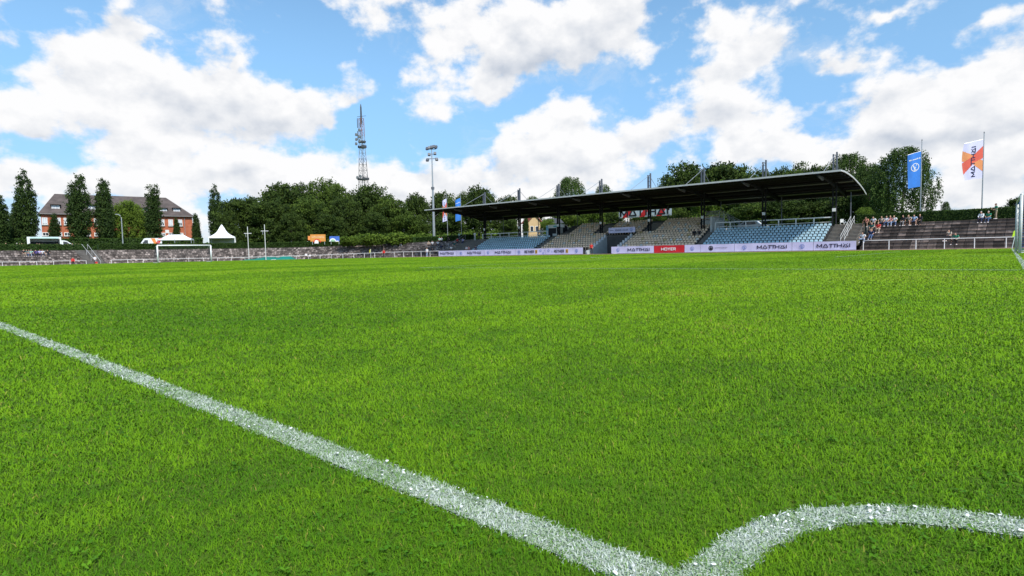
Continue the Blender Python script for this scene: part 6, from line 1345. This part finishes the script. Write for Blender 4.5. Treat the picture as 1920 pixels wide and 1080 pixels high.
def turn_to_pitch(p):
    q = np.array([min(-20., max(-80, p[0]*.6-15)), 33.]); d = q-np.array(p[:2]); return math.atan2(d[0], -d[1])
def on_terrace(px, foot, ps, top, bottom, label, **k):
    """seated on the terrace step whose foothold shows nearest to picture row `foot`"""
    best = None
    for j in range(-1, NST-1):
        s_ = 1.0+SR*(j+1)-.40; q = onS(px, foot, max(s_, .4)); z = RISE*(j+1)+dz(q[0]); y = proj((q[0], q[1], z))[1]
        if best is None or abs(y-foot) < best[0]: best = (abs(y-foot), q[0], q[1], z, j)
    _, x, y, z, j = best; s_ = 1.0+SR*(j+1)+.0; q = onS(px, foot, s_)
    person((q[0], q[1], z+.0), turn_to_pitch(q)+random.uniform(-.25, .25), ps, top, bottom, label, **k)
GR = 'spectators seated on the right terrace'
RT_ = [(1624.5, 427, 'wide', 'salmon', 'black', 'spectator in salmon shirt at the left end of the top row', dict(shorts=True, bare=True, hair='dark')),
    (1638, 426, 'wide', 'white', 'navy', 'spectator in white shirt and dark shorts second from left in the top row', dict(shorts=True)),
    (1635, 439, 'sit', 'teal', 'black', 'spectator in dark teal shirt sitting alone below the top row', dict(shorts=True, hair='fair')),
    (1647, 437, 'sit', 'red', 'beige', 'spectator in red top beside the teal shirted one below the top row', dict(hair='fair')),
    (1653, 425, 'wide', 'beige', 'navy', 'spectator in beige shirt and dark jeans in the top row', dict(hair='brown')),
    (1662, 425, 'sit', 'white', 'jeans', 'spectator with black cap, white top and blue jeans in the top row', dict(hair='cap')),
    (1669.5, 425, 'sit', 'pink', 'lightjeans', 'spectator in pink top and light jeans in the top row', dict(hair='fair')),
    (1677, 425, 'wide', 'white', 'jeans', 'fair haired spectator in white top and jeans, right end of the first group', dict(hair='fair')),
    (1694, 424, 'sit', 'black', 'grey', 'spectator in black jacket and grey trousers left in the second group', dict(jacket=True, hair='dark')),
    (1704.5, 424, 'wide', 'beige', 'black', 'spectator in beige top and black shorts in the second group', dict(shorts=True, hair='fair')),
    (1714.5, 424, 'wide', 'paleblue', 'navy', 'spectator in pale shirt and dark shorts in the second group', dict(shorts=True)),
    (1725, 423, 'sit', 'black', 'black', 'spectator dressed all in black at the right end of the second group', dict(jacket=True, hair='fair', shoe='black')),
    (1618, 456, 'wide', 'white', 'lightjeans', 'spectator in white shirt and light jeans sitting low beside the end banner', dict(hair='brown')),
    (1634, 450, 'lounge', 'navy', 'jeans', 'spectator in dark shirt and jeans leaning back on a low step', dict(hair='fair')),
    (1779.5, 455, 'lounge', 'beige', 'black', 'spectator in dull beige top low on the terrace beside a green shirted one', dict(hair='brown')),
    (1792.5, 456, 'wide', 'green', 'black', 'spectator in green shirt and black trousers low on the terrace', dict(hair='brown')),
    (1840, 420, 'sit', 'white', 'navy', 'spectator in white sleeves and navy trousers in the top row near the right goal', dict(jacket=True, hair='grey')),
    (1854, 420, 'sit', 'green', 'jeans', 'spectator in green shirt and blue jeans in the top row near the right goal', dict(hair='grey'))]
for px, fy, ps, a, b_, lab, k in RT_: on_terrace(px, fy, ps, a, b_, lab, group=GR, **k)
q = onS(1867, 418.5, 1+SR*7+.45); person((q[0], q[1], TZ), -1.2, 'talk', 'green', 'khaki', 'person standing on the top terrace step in green jersey and khaki trousers', hair='dark')
# in the stand
for px, lab in ((1301.5, 'spectator in black in the beige seats, left one of the pair by the stairs'), (1311, 'spectator in black jacket, right one of the pair by the stairs')):
    r = 4; q = onY(px, 438, Y0+RD*r+.5); person((min(q[0], XD1+.9), Y0+RD*r+.55, Z0+RR*r-.02), .1, 'sit' if px < 1305 else 'wide', 'black', 'grey' if px > 1305 else 'black', lab, hair='dark', jacket=True)
q = onY(1109, 477, 76.15); person((q[0], 76.15, 0), .35, 'stand', 'red', 'black', 'steward in red top and black trousers standing at the tunnel opening', hair='dark', shoe='black')
# left of the stand
GL = 'spectators on the terrace left of the stand'
for px, fy, ps, a, b_, lab, k in [(804, 463, 'sit', 'beige', 'black', 'spectator in beige top near the floodlight mast', {}), (811, 462, 'wide', 'white', 'black', 'spectator in white shirt and black trousers left of the flagpoles', dict(hair='grey')), (821.5, 463, 'wide', 'white', 'navy', 'hunched spectator in white shirt in the group below the left flags', {}),
    (824.5, 456, 'sit', 'mint', 'black', 'spectator in pale green top in the upper row below the floodlight', dict(hair='fair')), (828.5, 456, 'sit', 'white', 'black', 'spectator in white top beside the pale green one', dict(hair='dark')), (829.5, 466, 'lounge', 'grey', 'navy', 'spectator in grey top lounging in the group below the left flags', {}),
    (841.5, 456, 'lounge', 'black', 'black', 'spectator in black sitting apart in the upper row', dict(shoe='black')), (858, 457, 'sit', 'red', 'black', 'spectator in red top in the upper row left of the stand', dict(hair='brown')), (868.5, 457, 'lounge', 'lavender', 'navy', 'spectator in lavender top leaning back near the left stairs', {}),
    (852.5, 467, 'wide', 'teal', 'beige', 'spectator in teal top and beige trousers beside the sloping handrail', dict(hair='fair')), (846.5, 473, 'sit', 'white', 'black', 'spectator in white top low behind the first banner', {}), (812, 478, 'sit', 'black', 'grey', 'spectator in black low behind the railing left of the first banner', {}), (818, 478, 'wide', 'grey', 'black', 'spectator in grey low behind the railing beside the first banner', {}),
    (743.5, 461, 'sit', 'mint', 'white', 'spectator in pale green on the long terrace, left of a pair', dict(hair='fair')), (752, 461, 'sit', 'pink', 'white', 'spectator in pink on the long terrace, right of a pair', dict(hair='dark'))]: on_terrace(px, fy, ps, a, b_, lab, group=GL, **k)
def standing(px, s, z, ps, a, b_, lab, turn=None, **k):
    q = onS(px, 470, s); person((q[0], q[1], z+dz(q[0])), turn_to_pitch(q) if turn is None else turn, ps, a, b_, lab, **k)
standing(891, 7.2, TZ-.1, 'talk', 'white', 'white', 'person in white standing at the top of the left stairs', hair='grey')
standing(899, 7.6, TZ-.1, 'stand', 'black', 'black', 'person in black standing beside the left end of the deck railing', hair='dark', jacket=True)
standing(862, 8.0, TZ, 'talk', 'mint', 'navy', 'person in pale green top standing below the left blue flag', hair='fair')
for px, a, lab in ((875, 'white', 'spectator in white low on the left stand stairs'), (879.5, 'pink', 'spectator in pink beside the left stand stairs'), (892.5, 'navy', 'spectator in dark jacket in the first row of left blue seats')):
    q = onY(px, 465, Y0+.3); person((q[0], Y0+.3, .62), 0, 'sit', a, 'black', lab, hair='dark' if px > 880 else 'brown')
standing(800.5, .5, 0, 'stand', 'white', 'lightjeans', 'person in white shirt standing behind the railing left of the first banner', hair='fair')
standing(719.6, -.8, 0, 'stand', 'red', 'black', 'steward in red jacket standing before the middle railing', hair='dark', jacket=True, shoe='black')
standing(573.5, .6, 0, 'stand', 'white', 'black', 'person in white shirt and black trousers behind the railing right of the tarpaulin', hair='dark')
standing(580.8, .7, 0, 'talk', 'white', 'grey', 'smaller person in white shirt and grey trousers behind the railing', hair='dark', scale=.85)
standing(135.5, -1.0, 0, 'stand', 'red', 'black', 'steward in red jacket standing before the far left railing', hair='dark', jacket=True, shoe='black')
standing(177, 1.2, .2, 'talk', 'white', 'black', 'person in white and black at the foot of the left stairway', hair='dark')
standing(179.5, -.6, 0, 'lounge', 'red', 'orange', 'crouching person in bright red by the left stairway', hair='brown', scale=.75)
GF = 'spectators on the far left terrace'
for px, fy, ps, a, b_, lab, k in [(44.5, 482, 'sit', 'black', 'beige', 'spectator in black top at the left end of the far left group', dict(hair='fair')), (50, 482, 'sit', 'teal', 'jeans', 'spectator in dark teal second in the far left group', {}), (54, 482, 'wide', 'grey', 'lightjeans', 'spectator in grey top in the far left group', {}), (58.5, 482, 'wide', 'mint', 'navy', 'spectator in mint green top in the far left group', dict(hair='grey')),
    (69, 482, 'lounge', 'purple', 'black', 'spectator in purple jacket in the far left group', dict(jacket=True)), (75, 482, 'sit', 'lavender', 'navy', 'spectator in lavender top in the far left group', dict(hair='dark')), (80, 482, 'wide', 'white', 'navy', 'spectator in white top with white shoes in the far left group', {}), (91, 481, 'lounge', 'black', 'black', 'spectator in black leaning back at the right end of the far left group', dict(shoe='black'))]: on_terrace(px, fy, ps, a, b_, lab, group=GF, **k)
GH = 'people standing behind the left hedge'
for px, a, lab, k in [(12, 'grey', 'person in grey behind the hedge near the left picture edge', {}), (32.5, 'white', 'grey haired person in white behind the hedge left of the food truck', dict(hair='grey')), (37, 'mint', 'person in mint green behind the left hedge', {}), (41.7, 'white', 'fair person in white behind the hedge beside a red shirt', dict(hair='fair')), (46.5, 'red', 'person in red shirt behind the hedge left of the food truck', {}), (56, 'beige', 'person in beige nearest the food truck on its left', {}),
    (70, 'white', 'customer in white at the left of the food truck hatch', {}), (75, 'orange', 'customer in orange at the food truck', {}), (80, 'paleblue', 'customer in pale blue at the food truck', {}), (87, 'white', 'customer in white at the middle of the food truck hatch', dict(hair='dark')), (107.5, 'red', 'customer in red at the right of the food truck hatch', {}), (128, 'black', 'person in black right of the food truck', {}), (136.5, 'white', 'person in white right of the food truck', {}), (143, 'grey', 'person in grey between the food truck and the left stairway', {}), (149, 'beige', 'person in beige nearest the left stairway behind the hedge', {}),
    (316, 'red', 'person in red under the left half of the wide canopy', {}), (322, 'pink', 'person in pink under the middle of the wide canopy', {}), (346, 'paleblue', 'person in pale blue under the right half of the wide canopy', {}), (351, 'white', 'person in white at the right end of the wide canopy', {}), (413, 'black', 'person in black under the pointed tent', {}), (419, 'pink', 'person in pink under the pointed tent', {}), (429, 'white', 'person in white at the right side of the pointed tent', {}), (433, 'navy', 'person in navy at the right corner of the pointed tent', {}), (443, 'grey', 'person in grey walking right of the pointed tent', {})]:
    standing(px, 11.2+(px % 3)*.4, TZ-.30, 'talk' if int(px) % 2 else 'stand', a, 'navy', lab, group=GH, turn=random.uniform(-3, 3), scale=random.uniform(.97, 1.06), **k)
standing(502.5, 11, TZ-.2, 'stand', 'orange', 'navy', 'person in orange top walking behind the hedge right of the crossed poles', turn=1.0)
standing(848, 10.9, TZ-.25, 'stand', 'white', 'navy', 'person in white behind the hedge between the left flagpoles', turn=2.)
q = onY(1013, 432, 84.9); person((q[0], 84.9, 3.2), .6, 'stand', 'white', 'white', 'person in white standing behind the deck railing near the kiosk', hair='grey')
